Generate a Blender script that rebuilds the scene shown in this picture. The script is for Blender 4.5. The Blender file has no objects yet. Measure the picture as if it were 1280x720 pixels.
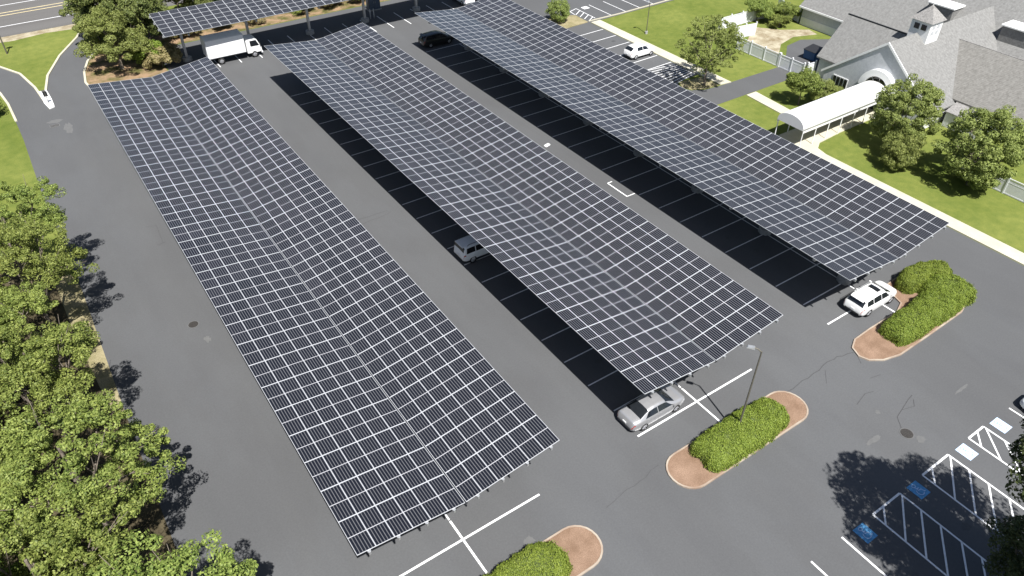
import bpy, bmesh, math, random
import numpy as np
from mathutils import Vector, Matrix
from mathutils.geometry import tessellate_polygon
R = math.radians
SC = bpy.context.scene
C = SC.collection
rnd = random.Random(7)

# ------------------------------------------------------------------ materials
def nodes(name):
    m = bpy.data.materials.new(name); m.use_nodes = True
    nt = m.node_tree
    return m, nt, nt.nodes['Principled BSDF']
def setp(b, **k):
    for a, v in k.items():
        a = a.replace('_', ' ')
        if a in b.inputs: b.inputs[a].default_value = v
def rgba(c): return (c[0], c[1], c[2], 1)
def mat(name, col, rough=.6, metal=0., spec=.5, noise=0., nscale=5., bump=0., col2=None, coat=0., detail=4):
    m, nt, b = nodes(name)
    setp(b, Base_Color=rgba(col), Roughness=rough, Metallic=metal, Specular_IOR_Level=spec, Coat_Weight=coat, Coat_Roughness=.05)
    if noise or col2:
        tc = nt.nodes.new('ShaderNodeTexCoord'); n = nt.nodes.new('ShaderNodeTexNoise')
        n.inputs['Scale'].default_value = nscale; n.inputs['Detail'].default_value = detail
        nt.links.new(tc.outputs['Object'], n.inputs['Vector'])
        r = nt.nodes.new('ShaderNodeValToRGB')
        c2 = col2 or [c * (1 - noise) for c in col]
        r.color_ramp.elements[0].color = rgba(c2); r.color_ramp.elements[0].position = .32
        r.color_ramp.elements[1].color = rgba(col); r.color_ramp.elements[1].position = .66
        nt.links.new(n.outputs['Fac'], r.inputs['Fac']); nt.links.new(r.outputs['Color'], b.inputs['Base Color'])
        if bump:
            bp = nt.nodes.new('ShaderNodeBump'); bp.inputs['Strength'].default_value = bump; bp.inputs['Distance'].default_value = .03
            nt.links.new(n.outputs['Fac'], bp.inputs['Height']); nt.links.new(bp.outputs['Normal'], b.inputs['Normal'])
    return m
def layered(name, layers, rough=.9, spec=.3, bump=None):
    """layers: list of (scale, detail, lo, hi, colA, colB, stretch); each later one is multiplied onto the first"""
    m, nt, b = nodes(name); setp(b, Roughness=rough, Specular_IOR_Level=spec)
    tc = nt.nodes.new('ShaderNodeTexCoord'); prev = None; nf = None
    for (sc, de, lo, hi, ca, cb, st) in layers:
        mp = nt.nodes.new('ShaderNodeMapping'); mp.inputs['Scale'].default_value = st
        nt.links.new(tc.outputs['Object'], mp.inputs['Vector'])
        n = nt.nodes.new('ShaderNodeTexNoise'); n.inputs['Scale'].default_value = sc; n.inputs['Detail'].default_value = de
        n.inputs['Roughness'].default_value = .6
        nt.links.new(mp.outputs['Vector'], n.inputs['Vector'])
        r = nt.nodes.new('ShaderNodeValToRGB'); e = r.color_ramp.elements
        e[0].position = lo; e[1].position = hi; e[0].color = rgba(ca); e[1].color = rgba(cb)
        nt.links.new(n.outputs['Fac'], r.inputs['Fac'])
        if prev is None: prev = r.outputs['Color']
        else:
            mx = nt.nodes.new('ShaderNodeMix'); mx.data_type = 'RGBA'; mx.blend_type = 'MULTIPLY'; mx.inputs[0].default_value = 1
            nt.links.new(prev, mx.inputs[6]); nt.links.new(r.outputs['Color'], mx.inputs[7]); prev = mx.outputs[2]
        nf = n
    nt.links.new(prev, b.inputs['Base Color'])
    if bump:
        bp = nt.nodes.new('ShaderNodeBump'); bp.inputs['Strength'].default_value = bump; bp.inputs['Distance'].default_value = .04
        nt.links.new(nf.outputs['Fac'], bp.inputs['Height']); nt.links.new(bp.outputs['Normal'], b.inputs['Normal'])
    return m
def leafmat(name, ca, cb, trans=.3, scale=.9):
    m = bpy.data.materials.new(name); m.use_nodes = True; nt = m.node_tree; nt.nodes.clear()
    out = nt.nodes.new('ShaderNodeOutputMaterial')
    geo = nt.nodes.new('ShaderNodeNewGeometry'); oi = nt.nodes.new('ShaderNodeObjectInfo')
    tc = nt.nodes.new('ShaderNodeTexCoord')
    n = nt.nodes.new('ShaderNodeTexNoise'); n.inputs['Scale'].default_value = scale; n.inputs['Detail'].default_value = 3
    nt.links.new(tc.outputs['Object'], n.inputs['Vector'])
    a = nt.nodes.new('ShaderNodeMath'); a.operation = 'MULTIPLY_ADD'; a.inputs[1].default_value = .55; a.inputs[2].default_value = 0
    nt.links.new(geo.outputs['Random Per Island'], a.inputs[0])
    a2 = nt.nodes.new('ShaderNodeMath'); a2.operation = 'ADD'; nt.links.new(a.outputs[0], a2.inputs[0])
    a3 = nt.nodes.new('ShaderNodeMath'); a3.operation = 'MULTIPLY_ADD'; a3.inputs[1].default_value = .5; a3.inputs[2].default_value = -.03
    nt.links.new(n.outputs['Fac'], a3.inputs[0]); nt.links.new(a3.outputs[0], a2.inputs[1])
    r = nt.nodes.new('ShaderNodeValToRGB'); e = r.color_ramp.elements
    e[0].color = rgba(ca); e[1].color = rgba(cb); e[0].position = .15; e[1].position = .85
    nt.links.new(a2.outputs[0], r.inputs['Fac'])
    h = nt.nodes.new('ShaderNodeHueSaturation')
    m1 = nt.nodes.new('ShaderNodeMath'); m1.operation = 'MULTIPLY_ADD'; m1.inputs[1].default_value = .22; m1.inputs[2].default_value = .9
    nt.links.new(oi.outputs['Random'], m1.inputs[0]); nt.links.new(m1.outputs[0], h.inputs['Value'])
    m2 = nt.nodes.new('ShaderNodeMath'); m2.operation = 'MULTIPLY_ADD'; m2.inputs[1].default_value = .018; m2.inputs[2].default_value = .494
    nt.links.new(oi.outputs['Random'], m2.inputs[0]); nt.links.new(m2.outputs[0], h.inputs['Hue'])
    nt.links.new(r.outputs['Color'], h.inputs['Color'])
    d = nt.nodes.new('ShaderNodeBsdfPrincipled'); d.inputs['Roughness'].default_value = .55; d.inputs['Specular IOR Level'].default_value = .25
    t = nt.nodes.new('ShaderNodeBsdfTranslucent'); mx = nt.nodes.new('ShaderNodeMixShader'); mx.inputs[0].default_value = trans
    nt.links.new(h.outputs['Color'], d.inputs['Base Color']); nt.links.new(h.outputs['Color'], t.inputs['Color'])
    nt.links.new(d.outputs[0], mx.inputs[1]); nt.links.new(t.outputs[0], mx.inputs[2]); nt.links.new(mx.outputs[0], out.inputs['Surface'])
    return m

one = (1, 1, 1)
M = {}
M['asphalt'] = layered('asphalt', [
    (.035, 3, .3, .7, (.088, .0895, .092), (.103, .105, .108), one),
    (.5, 6, .3, .75, (.92, .92, .93), (1, 1, 1), (1, .22, 1)), (.16, 5, .46, .56, (.955, .95, .945), (1, 1, 1), (1, .5, 1)),
    (9, 5, .3, .7, (.9, .9, .9), (1.04, 1.04, 1.04), one)], rough=.92, spec=.25)
M['road'] = layered('road_asphalt', [
    (.3, 4, .3, .7, (.105, .10, .096), (.13, .125, .12), (.05, 1.5, 1)),
    (8, 5, .3, .7, (.88, .88, .88), (1.05, 1.05, 1.05), one)], rough=.92, spec=.25)
M['lawn'] = layered('lawn_grass', [
    (.09, 5, .3, .7, (.112, .142, .030), (.20, .214, .062), one),
    (1.1, 6, .28, .72, (.72, .80, .7), (1.1, 1.06, 1.0), one),
    (16, 4, .25, .75, (.55, .6, .5), (1.2, 1.2, 1.2), one)], rough=.95, spec=.1, bump=.5)
M['dry'] = layered('woodland_floor', [
    (.5, 5, .35, .65, (.055, .045, .028), (.12, .10, .06), one),
    (9, 4, .3, .7, (.6, .6, .6), (1.1, 1.1, 1.1), one)], rough=1, spec=.05, bump=.4)
M['strip'] = layered('dry_grass', [(.6, 5, .35, .65, (.22, .19, .10), (.36, .30, .19), one), (11, 4, .3, .7, (.6, .65, .6), (1.1, 1.1, 1.1), one)], rough=1, spec=.05, bump=.4)
M['bank'] = layered('leafy_bank', [(.55, 5, .38, .6, (.10, .10, .035), (.30, .21, .13), one), (9, 4, .3, .7, (.6, .6, .6), (1.15, 1.1, 1.1), one)], rough=1, spec=.05, bump=.4)
M['mulch'] = layered('mulch', [
    (.8, 5, .3, .7, (.19, .125, .085), (.29, .20, .145), one),
    (22, 4, .3, .7, (.62, .6, .58), (1.15, 1.12, 1.1), one)], rough=1, spec=.05, bump=.5)
M['sand'] = layered('sandy_verge', [
    (.7, 6, .35, .62, (.22, .175, .11), (.40, .36, .27), one),
    (12, 4, .3, .7, (.75, .75, .72), (1.1, 1.1, 1.1), one)], rough=1, spec=.05)
M['concrete'] = layered('concrete', [
    (.5, 5, .3, .7, (.43, .40, .31), (.52, .49, .39), one),
    (14, 3, .3, .7, (.88, .88, .88), (1.05, 1.05, 1.05), one)], rough=.9, spec=.2)
M['paint'] = layered('white_road_paint', [
    (5, 6, .25, .5, (.55, .55, .55), (.78, .78, .78), one)], rough=.7)
M['worn'] = layered('worn_road_paint', [
    (4, 6, .3, .62, (.60, .60, .60), (.80, .80, .80), one)], rough=.8)
M['yellow'] = mat('yellow_road_paint', (.72, .6, .33), .7, noise=.25, nscale=3)
M['blue'] = mat('blue_road_paint', (.10, .33, .60), .7, noise=.35, nscale=6)
M['paleblue'] = mat('pale_blue_road_paint', (.50, .64, .84), .7, noise=.08, nscale=8)
M['bluefade'] = mat('faded_blue_paint', (.22, .38, .62), .7, noise=.2, nscale=9)
M['tar'] = mat('crack_sealer', (.058, .058, .06), .8, noise=.3)
M['scuff'] = mat('dusty_patch', (.114, .114, .113), .95, col2=(.098, .098, .098), nscale=3)
M['oil'] = mat('oil_mark', (.066, .067, .068), .7, noise=.2, nscale=4)
M['iron'] = mat('cast_iron', (.06, .055, .05), .6, metal=.3, noise=.4, nscale=20)
M['steel'] = mat('galvanised_steel', (.50, .51, .52), .42, metal=.6, noise=.2, nscale=6)
M['frame'] = mat('aluminium_frame', (.54, .55, .57), .4, metal=.2)
M['footing'] = mat('footing_concrete', (.34, .34, .33), .9, noise=.25, nscale=4)
M['white'] = mat('white_paint', (.80, .80, .79), .35, noise=.05, nscale=3)
M['vinyl'] = mat('white_vinyl', (.68, .69, .71), .4, noise=.07, nscale=2)
M['fabric'] = mat('white_canvas', (.74, .74, .72), .8, noise=.04, nscale=2)
M['dark'] = mat('dark_metal', (.03, .032, .035), .45, metal=.4)
M['pole'] = mat('bronze_pole', (.14, .13, .105), .5, metal=.3, noise=.2)
M['glass'] = mat('dark_window_glass', (.012, .014, .017), .06, spec=.8)
M['rubber'] = mat('tyre_rubber', (.018, .018, .018), .85)
M['rim'] = mat('alloy_rim', (.5, .5, .52), .3, metal=.7)
M['red'] = mat('red_lens', (.30, .015, .01), .2)
M['lens'] = mat('clear_lens', (.6, .62, .65), .12, spec=.8)
M['black'] = mat('black_plastic', (.02, .02, .022), .5)
M['bark'] = mat('bark', (.20, .165, .13), .95, noise=.5, nscale=9, bump=.6)
M['cupboard'] = mat('blue_grey_steel', (.10, .13, .18), .5, metal=.2, noise=.2)
M['binblue'] = mat('blue_plastic', (.02, .09, .22), .5)
def carpaint(n, c, metal=.0, r=.3): return mat(n, c, r, metal=metal, coat=.8, spec=.5)
M['car_white'] = carpaint('white_car_paint', (.78, .78, .77))
M['car_silver'] = carpaint('silver_car_paint', (.42, .42, .43), .55, .32)
M['car_grey'] = carpaint('pale_grey_car_paint', (.80, .83, .86), .0)
M['car_black'] = carpaint('black_car_paint', (.012, .013, .012))

def shingle(name, ca, cb):
    m, nt, b = nodes(name); setp(b, Roughness=.95, Specular_IOR_Level=.1)
    tc = nt.nodes.new('ShaderNodeTexCoord')
    br = nt.nodes.new('ShaderNodeTexNoise'); br.inputs['Scale'].default_value = 3.2; br.inputs['Detail'].default_value = 6; br.inputs['Roughness'].default_value = .75
    nt.links.new(tc.outputs['Object'], br.inputs['Vector'])
    r = nt.nodes.new('ShaderNodeValToRGB'); e = r.color_ramp.elements
    e[0].position = .34; e[1].position = .66; e[0].color = rgba(ca); e[1].color = rgba(cb)
    nt.links.new(br.outputs['Fac'], r.inputs['Fac'])
    w = nt.nodes.new('ShaderNodeTexWave'); w.bands_direction = 'Z'; w.inputs['Scale'].default_value = 3.; w.inputs['Distortion'].default_value = .6
    nt.links.new(tc.outputs['Object'], w.inputs['Vector'])
    r2 = nt.nodes.new('ShaderNodeValToRGB'); e = r2.color_ramp.elements
    e[0].position = .0; e[1].position = .25; e[0].color = (.82, .82, .82, 1); e[1].color = (1, 1, 1, 1)
    nt.links.new(w.outputs['Fac'], r2.inputs['Fac'])
    mx = nt.nodes.new('ShaderNodeMix'); mx.data_type = 'RGBA'; mx.blend_type = 'MULTIPLY'; mx.inputs[0].default_value = 1
    nt.links.new(r.outputs['Color'], mx.inputs[6]); nt.links.new(r2.outputs['Color'], mx.inputs[7])
    nt.links.new(mx.outputs[2], b.inputs['Base Color'])
    bp = nt.nodes.new('ShaderNodeBump'); bp.inputs['Strength'].default_value = .4; bp.inputs['Distance'].default_value = .03
    nt.links.new(br.outputs['Fac'], bp.inputs['Height']); nt.links.new(bp.outputs['Normal'], b.inputs['Normal'])
    return m
M['roof'] = shingle('grey_roof_shingle', (.155, .153, .148), (.232, .23, .223))
M['roofbrown'] = shingle('weathered_roof_shingle', (.135, .13, .12), (.215, .208, .195))
M['wallshingle'] = shingle('grey_wall_shingle', (.44, .455, .475), (.56, .575, .59))
M['cuproof'] = mat('weathered_cedar', (.27, .26, .25), .9, noise=.4, nscale=6)

def panelmat():
    """black half-cut cells, pale gaps between the six cell columns and at mid-length; coordinates from the module's own UV"""
    m, nt, b = nodes('solar_cells'); setp(b, Roughness=.16, Specular_IOR_Level=.72)
    uv = nt.nodes.new('ShaderNodeUVMap'); uv.uv_map = 'UVMap'
    sp = nt.nodes.new('ShaderNodeSeparateXYZ'); nt.links.new(uv.outputs['UV'], sp.inputs[0])
    def mth(op, a, bb=None, c=None):
        n = nt.nodes.new('ShaderNodeMath'); n.operation = op
        for i, v in enumerate((a, bb, c)):
            if v is None: continue
            if isinstance(v, (int, float)): n.inputs[i].default_value = v
            else: nt.links.new(v, n.inputs[i])
        return n.outputs[0]
    def grid(v, n, w):      # 1 on the gap lines
        f = mth('FRACT', mth('MULTIPLY', v, float(n)))
        d = mth('ABSOLUTE', mth('SUBTRACT', f, .5))
        return mth('GREATER_THAN', d, .5 - w)
    gu = grid(sp.outputs['X'], 6, .125)
    gv = grid(sp.outputs['Y'], 24, .04)
    mid = mth('LESS_THAN', mth('ABSOLUTE', mth('SUBTRACT', sp.outputs['Y'], .5)), .0105)
    oi = nt.nodes.new('ShaderNodeObjectInfo')
    base = nt.nodes.new('ShaderNodeMix'); base.data_type = 'RGBA'
    gi = nt.nodes.new('ShaderNodeNewGeometry'); nt.links.new(gi.outputs['Random Per Island'], base.inputs[0])
    base.inputs[6].default_value = (.005, .006, .010, 1); base.inputs[7].default_value = (.014, .014, .020, 1)
    def mix(fac, a, col):
        x = nt.nodes.new('ShaderNodeMix'); x.data_type = 'RGBA'
        nt.links.new(fac, x.inputs[0]); nt.links.new(a, x.inputs[6]); x.inputs[7].default_value = rgba(col); return x.outputs[2]
    c = mix(gv, base.outputs[2], (.03, .03, .034))
    c = mix(gu, c, (.115, .115, .120))
    c = mix(mid, c, (.42, .42, .44))
    ds = nt.nodes.new('ShaderNodeTexNoise'); ds.inputs['Scale'].default_value = .35; ds.inputs['Detail'].default_value = 6; tco = nt.nodes.new('ShaderNodeNewGeometry'); nt.links.new(tco.outputs['Position'], ds.inputs['Vector'])
    rr_ = mth('MULTIPLY_ADD', ds.outputs['Fac'], .16, .04); nt.links.new(rr_, b.inputs['Roughness'])
    nt.links.new(c, b.inputs['Base Color'])
    return m
M['cells'] = panelmat()

LEAF = {
 'oak': leafmat('oak_leaves', (.068, .105, .018), (.33, .375, .095), .3, .45),
 'olive': leafmat('olive_leaves', (.11, .145, .030), (.36, .40, .125), .38, .6),
 'dark': leafmat('dark_leaves', (.060, .085, .020), (.21, .23, .07), .25, .5),
 'shade': leafmat('shaded_leaves', (.030, .045, .014), (.085, .10, .035), .2, .5),  # leaf greens darkened to paint in the backlit shade of the lower-right crowns
 'hedge': leafmat('hedge_leaves', (.105, .155, .020), (.265, .325, .055), .25, 1.6),
 'dry': leafmat('browning_leaves', (.16, .15, .05), (.34, .27, .14), .25, 1.),
}

# ------------------------------------------------------------------ mesh helpers
class MB:
    def __init__(s): s.v = []; s.f = []; s.m = []; s.sm = []
    def add(s, vs, fs, mi=0, smooth=False):
        o = len(s.v); s.v += [tuple(v) for v in vs]
        for f in fs: s.f.append([i + o for i in f]); s.m.append(mi); s.sm.append(smooth)
    def box(s, x0, y0, z0, x1, y1, z1, mi=0):
        vs = [(x, y, z) for z in (z0, z1) for y in (y0, y1) for x in (x0, x1)]
        s.add(vs, [(0, 2, 3, 1), (4, 5, 7, 6), (0, 1, 5, 4), (2, 6, 7, 3), (0, 4, 6, 2), (1, 3, 7, 5)], mi)
    def hexa(s, b, t, mi=0):       # bottom quad, top quad (same winding, ccw)
        s.add(list(b) + list(t), [(3, 2, 1, 0), (4, 5, 6, 7), (0, 1, 5, 4), (1, 2, 6, 5), (2, 3, 7, 6), (3, 0, 4, 7)], mi)
    def cbox(s, c, sz, rz=0, mi=0):
        cs, sn = math.cos(rz), math.sin(rz); vs = []
        for z in (-.5, .5):
            for y in (-.5, .5):
                for x in (-.5, .5):
                    a, b = x * sz[0], y * sz[1]
                    vs.append((c[0] + a * cs - b * sn, c[1] + a * sn + b * cs, c[2] + z * sz[2]))
        s.add(vs, [(0, 2, 3, 1), (4, 5, 7, 6), (0, 1, 5, 4), (2, 6, 7, 3), (0, 4, 6, 2), (1, 3, 7, 5)], mi)
    def tube(s, pts, rs, n=8, mi=0, cap=True):
        pts = [Vector(p) for p in pts]; rings = []
        if not isinstance(rs, (list, tuple)): rs = [rs] * len(pts)
        vs = []
        for i, p in enumerate(pts):
            d = (pts[min(i + 1, len(pts) - 1)] - pts[max(i - 1, 0)]).normalized()
            a = d.cross(Vector((0, 0, 1)) if abs(d.z) < .95 else Vector((1, 0, 0))).normalized(); b = d.cross(a)
            for k in range(n):
                t = 2 * math.pi * k / n
                vs.append(p + (a * math.cos(t) + b * math.sin(t)) * rs[i])
        fs = []
        for i in range(len(pts) - 1):
            for k in range(n):
                fs.append((i * n + k, i * n + (k + 1) % n, (i + 1) * n + (k + 1) % n, (i + 1) * n + k))
        s.add(vs, fs, mi, True)
        if cap:
            s.add(vs[:n], [tuple(range(n))[::-1]], mi); s.add(vs[-n:], [tuple(range(n))], mi)
    def cyl(s, p0, p1, r, n=20, mi=0): s.tube([p0, p1], r, n, mi)
    def poly(s, pts, z, mi=0, z0=None):
        P3 = [Vector((p[0], p[1], 0)) for p in pts]
        if sum(a.x * b.y - b.x * a.y for a, b in zip(P3, P3[1:] + P3[:1])) < 0: P3.reverse()
        tris = tessellate_polygon([P3]); n = len(P3); fs = []
        for t in tris:
            a, b, c = (P3[i] for i in t)
            fs.append(tuple(t) if (b - a).cross(c - a).z > 0 else tuple(reversed(t)))
        top = [(p.x, p.y, z) for p in P3]
        s.add(top, fs, mi)
        if z0 is not None:
            bot = [(p.x, p.y, z0) for p in P3]
            s.add(bot + top, [(i, (i + 1) % n, n + (i + 1) % n, n + i) for i in range(n)], mi)
    def strip(s, path, w, z, mi=0, z0=None, closed=False):
        P = [Vector((p[0], p[1])) for p in path]; n = len(P); L = []; Rr = []
        for i, p in enumerate(P):
            a = P[(i - 1) % n] if (closed or i > 0) else None; c = P[(i + 1) % n] if (closed or i < n - 1) else None
            d1 = (p - a).normalized() if a is not None else (c - p).normalized()
            d2 = (c - p).normalized() if c is not None else d1
            d = (d1 + d2).normalized(); nn = Vector((-d.y, d.x)); k = 1 / max(.5, nn.dot(Vector((-d1.y, d1.x))))
            L.append(p + nn * w / 2 * k); Rr.append(p - nn * w / 2 * k)
        for i in range(n if closed else n - 1):
            j = (i + 1) % n
            q = [Rr[i], Rr[j], L[j], L[i]]
            if z0 is None: s.add([(p.x, p.y, z) for p in q], [(0, 1, 2, 3)], mi)
            else: s.hexa([(p.x, p.y, z0) for p in q], [(p.x, p.y, z) for p in q], mi)
    def build(s, name, mats, parent=None, loc=None, rz=0):
        me = bpy.data.meshes.new(name); me.from_pydata(s.v, [], s.f)
        if not isinstance(mats, (list, tuple)): mats = [mats]
        for m in mats: me.materials.append(m)
        me.polygons.foreach_set('material_index', s.m); me.polygons.foreach_set('use_smooth', s.sm)
        me.update()
        return link(name, me, parent, loc, rz)
def link(name, me, parent=None, loc=None, rz=0):
    o = bpy.data.objects.new(name, me); C.objects.link(o)
    if parent is not None: o.parent = parent
    if loc is not None: o.location = loc
    o.rotation_euler = (0, 0, rz)
    return o
def tag(o, label=None, cat=None, group=None, kind=None):
    if label: o['label'] = label
    if cat: o['category'] = cat
    if group: o['group'] = group
    if kind: o['kind'] = kind
    return o
def thing(name, label, cat, loc=(0, 0, 0), rz=0, group=None):
    o = bpy.data.objects.new(name, None); C.objects.link(o); o.location = loc; o.rotation_euler = (0, 0, rz)
    o.empty_display_size = .3
    return tag(o, label, cat, group)
KIDS = {}
def copy_tree(o, parent=None):
    c = o.copy(); C.objects.link(c); c.parent = parent
    for ch in list(o.children): copy_tree(ch, c)
    return c
def copy_thing(o, label, loc, rz=0, scale=None, group=None):
    c = copy_tree(o); c.location = loc; c.rotation_euler = (0, 0, rz); c['label'] = label
    if scale: c.scale = scale
    if group: c['group'] = group
    return c
def struct(name, mb, m): return tag(mb.build(name, m), kind='structure')

# ------------------------------------------------------------------ camera, light
def camera():
    f, az, el, roll, cx, cy, cz = 932.6576, .6056, .692, .0086, -.4645, -26.6756, 38.3222
    cd = bpy.data.cameras.new('Camera'); cd.sensor_width = 36; cd.lens = f * 36 / 1280; cd.clip_end = 2000; cd.clip_start = .5
    o = bpy.data.objects.new('Camera', cd); C.objects.link(o)
    fw = Vector((math.sin(az) * math.cos(el), math.cos(az) * math.cos(el), -math.sin(el)))
    r = Vector((math.cos(az), -math.sin(az), 0)); u = r.cross(fw)
    r2 = math.cos(roll) * r + math.sin(roll) * u; u2 = -math.sin(roll) * r + math.cos(roll) * u
    mm = Matrix((r2, u2, -fw)).transposed().to_4x4(); mm.translation = (cx, cy, cz)
    o.matrix_world = mm; SC.camera = o
camera()
SX, SY = .14, .585
sd = Vector((-SX, -SY, 1)).normalized()          # towards the sun
elev = math.asin(sd.z); azim = math.atan2(sd.x, sd.y)
w = bpy.data.worlds.new('World'); SC.world = w; w.use_nodes = True; nt = w.node_tree
bg = nt.nodes['Background']; sky = nt.nodes.new('ShaderNodeTexSky'); sky.sky_type = 'NISHITA'; sky.sun_disc = False
sky.sun_elevation = elev; sky.sun_rotation = azim; sky.air_density = 1.; sky.dust_density = 1.2; sky.ozone_density = 1.2
nt.links.new(sky.outputs[0], bg.inputs['Color']); bg.inputs['Strength'].default_value = .05
sl = bpy.data.lights.new('Sun', 'SUN'); sl.energy = 5.0; sl.angle = R(.55); sl.color = (1, .98, .945)
so = bpy.data.objects.new('Sun', sl); C.objects.link(so); so.rotation_euler = sd.to_track_quat('Z', 'Y').to_euler(); so.location = (0, 0, 60)
SC.view_settings.view_transform = 'Standard'; SC.view_settings.look = 'None'
SC.view_settings.exposure = .88; SC.view_settings.gamma = 1
SC.render.engine = 'CYCLES'

# ------------------------------------------------------------------ ground, roads
Z1, Z2, Z3 = .012, .020, .027
g = MB(); g.poly([(-260, -200), (420, -200), (420, 420), (-260, 420)], 0); struct('lawn_ground', g, M['lawn'])
g = MB()
g.poly([(-2.9, -70), (63.2, -70), (63.2, 25.4), (78.3, 25.4), (78.3, 28.6), (68.4, 28.8), (66, 29), (64.3, 29.8), (63.7, 31), (64.5, 32.4), (68.2, 32.6),
        (68.2, 53.6), (105, 54.4), (105, 80), (62, 80), (62, 77.4), (14.5, 77.4), (14.5, 64), (7.2, 64), (5.4, 70.2), (5.3, 71.3), (5.8, 74.8), (6.8, 78), (9.5, 83), (13, 88), (15, 92.8),
        (9.5, 92.8), (7.2, 87.2), (4.2, 81.8), (1.9, 76), (.9, 71.3), (.95, 66.5), (.5, 66.3), (.2, 73.1), (-.8, 78.4), (-2.6, 82.1), (-6, 85), (-12, 87), (-60, 88),
        (-60, 84), (-12, 82), (-7, 79.5), (-4.4, 76.5), (-3.5, 73.8), (-3.1, 70), (-2.9, 60), (-3.05, 47), (-2.75, 30), (-2.9, 15)], Z1)
struct('parking_lot', g, M['asphalt'])
g = MB(); g.poly([(-160, 92.8), (260, 92.8), (260, 113), (-160, 113)], Z2); struct('road', g, M['road'])
g = MB(); g.poly([(-30, 91.2), (-4, 91.2), (0, 90.6), (4, 91.3), (9, 90.6), (9.5, 92.8), (-30, 92.8)], .008); struct('sandy_verge', g, M['sand'])
# bare woodland floor at the lot's west edge, mulch bank behind the far canopy
g = MB(); g.poly([(-60, -60), (-2.6, -60), (-2.6, 15), (-2.6, 28), (-3.6, 33), (-4.6, 37), (-9, 43), (-60, 50)], .006); struct('woodland_floor', g, M['dry'])
g = MB(); g.poly([(-3.6, 15.5), (-2.6, 15), (-2.6, 30), (-3.3, 34), (-4.4, 33), (-4.2, 24)], .009); struct('dry_grass_strip', g, M['strip'])
g = MB(); g.poly([(5.55, 70.2), (7.3, 64.15), (14.35, 64.15), (14.35, 77.6), (62, 77.6), (62, 82), (9.5, 82), (6.95, 78), (5.95, 74.8), (5.45, 71.3)], .02); struct('mulch_bank', g, M['bank'])
g = MB(); g.poly([(64.4, 29.9), (66, 29.15), (68.1, 29), (68.1, 31.8), (64.7, 32.2), (63.9, 31)], .03); struct('tree_bed', g, M['strip'])
g = MB(); g.poly([(63.0, 53.6), (68.0, 53.9), (68.1, 56.9), (66.2, 58.2), (63.6, 58.2), (62.5, 56)], .10, z0=0); struct('planting_bed', g, M['strip'])
# yard behind the white fence
g = MB(); g.poly([(78.6, 24.6), (92.2, 24.6), (92.2, 30.5), (88, 33), (84.8, 32.6), (82.2, 30.6), (78.6, 28.6)], .016); struct('yard_pavement', g, M['asphalt'])
g = MB(); g.poly([(78.7, 29.6), (82, 31.6), (84.5, 33.4), (88, 34.2), (91.5, 33), (92, 34.8), (88.5, 37), (86.5, 39.5), (83.6, 38), (80.6, 36)], .014); struct('gravel_yard', g, M['sand'])
# sidewalks
def slab(name, pts, joints=None, z=.10):
    g = MB(); g.poly(pts, z, z0=0); struct(name, g, M['concrete'])
slab('sidewalk', [(68.25, 31.9), (69.9, 31.9), (69.9, 53.55), (68.25, 53.55)])
slab('sidewalk', [(68.25, 28.95), (69.9, 28.7), (69.9, 31.86), (68.25, 31.86)])
slab('sidewalk', [(68.7, 25.2), (70.3, 25.2), (69.9, 20.5), (69.6, 16.6), (68.3, 16.6), (68.3, 20)])
slab('entrance_walk', [(63.25, 17.4), (63.25, -70), (64.85, -70), (64.85, 11), (65.2, 12.3), (66.4, 13.0), (70.0, 13.25), (72.8, 13.3), (77.9, 13.3), (77.9, 16.5), (63.9, 16.5)])
# kerbs
def kerb(name, path, w=.16, h=.13, m='concrete', closed=False):
    g = MB(); g.strip(path, w, h, z0=0, closed=closed); struct(name, g, M[m])
kerb('kerb', [(9.4, 92.6), (7.2, 87.2), (4.2, 81.8), (1.9, 76), (.95, 71.3), (.98, 68.6)], .26)
kerb('kerb', [(-60, 88), (-12, 87), (-6, 85), (-2.6, 82.1), (-.8, 78.4), (.1, 73.1), (.42, 68.6)], .26)
kerb('kerb', [(-60, 84), (-12, 82), (-7, 79.5), (-4.4, 76.5), (-3.5, 73.8), (-3.1, 70), (-2.95, 65)], .24)
kerb('kerb', [(6.2, 67.5), (5.4, 70.2), (5.3, 71.3), (5.8, 74.8), (6.8, 78), (9.5, 83), (13, 88)], .24)
kerb('kerb', [(68.25, 54.1), (74, 54.0), (84, 54.35), (105, 54.5)], .14)
g = MB(); g.poly([(.3, 71.5), (1.1, 71.6), (1.2, 68.6), (1.15, 66.5), (.55, 66.2), (.3, 68)], .15, z0=0); struct('kerb_island_tip', g, M['white'])

# painted markings
pm = MB(); wm = MB(); S = 2.743
def line(a, b, w=.11, mb=None, z=Z2):
    (pm if mb is None else mb).strip([a, b], w, z)
def dbl_row(xc, y0, x0, x1, n, ends=True, mb=None):
    for k in range(n): line((x0, y0 + k * S), (x1, y0 + k * S), .10, wm)
    line((xc, y0 - 1), (xc, y0 + (n - 1) * S), .1, wm)
dbl_row(10.8, -3.17, 5.4, 16.2, 22)
dbl_row(29.45, -3.17, 24.22, 34.9, 22)
dbl_row(48.75, -3.17, 43.68, 54.2, 23)
for xa, xb, xc in ((5.4, 16.2, 10.8), (24.1, 34.9, 29.45), (43.4, 54.2, 48.9)):
    line((xa, -5.7), (xb, -5.7), .13)
    line((xc, -8.2), (xc, -4.26), .13, z=Z3)
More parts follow.
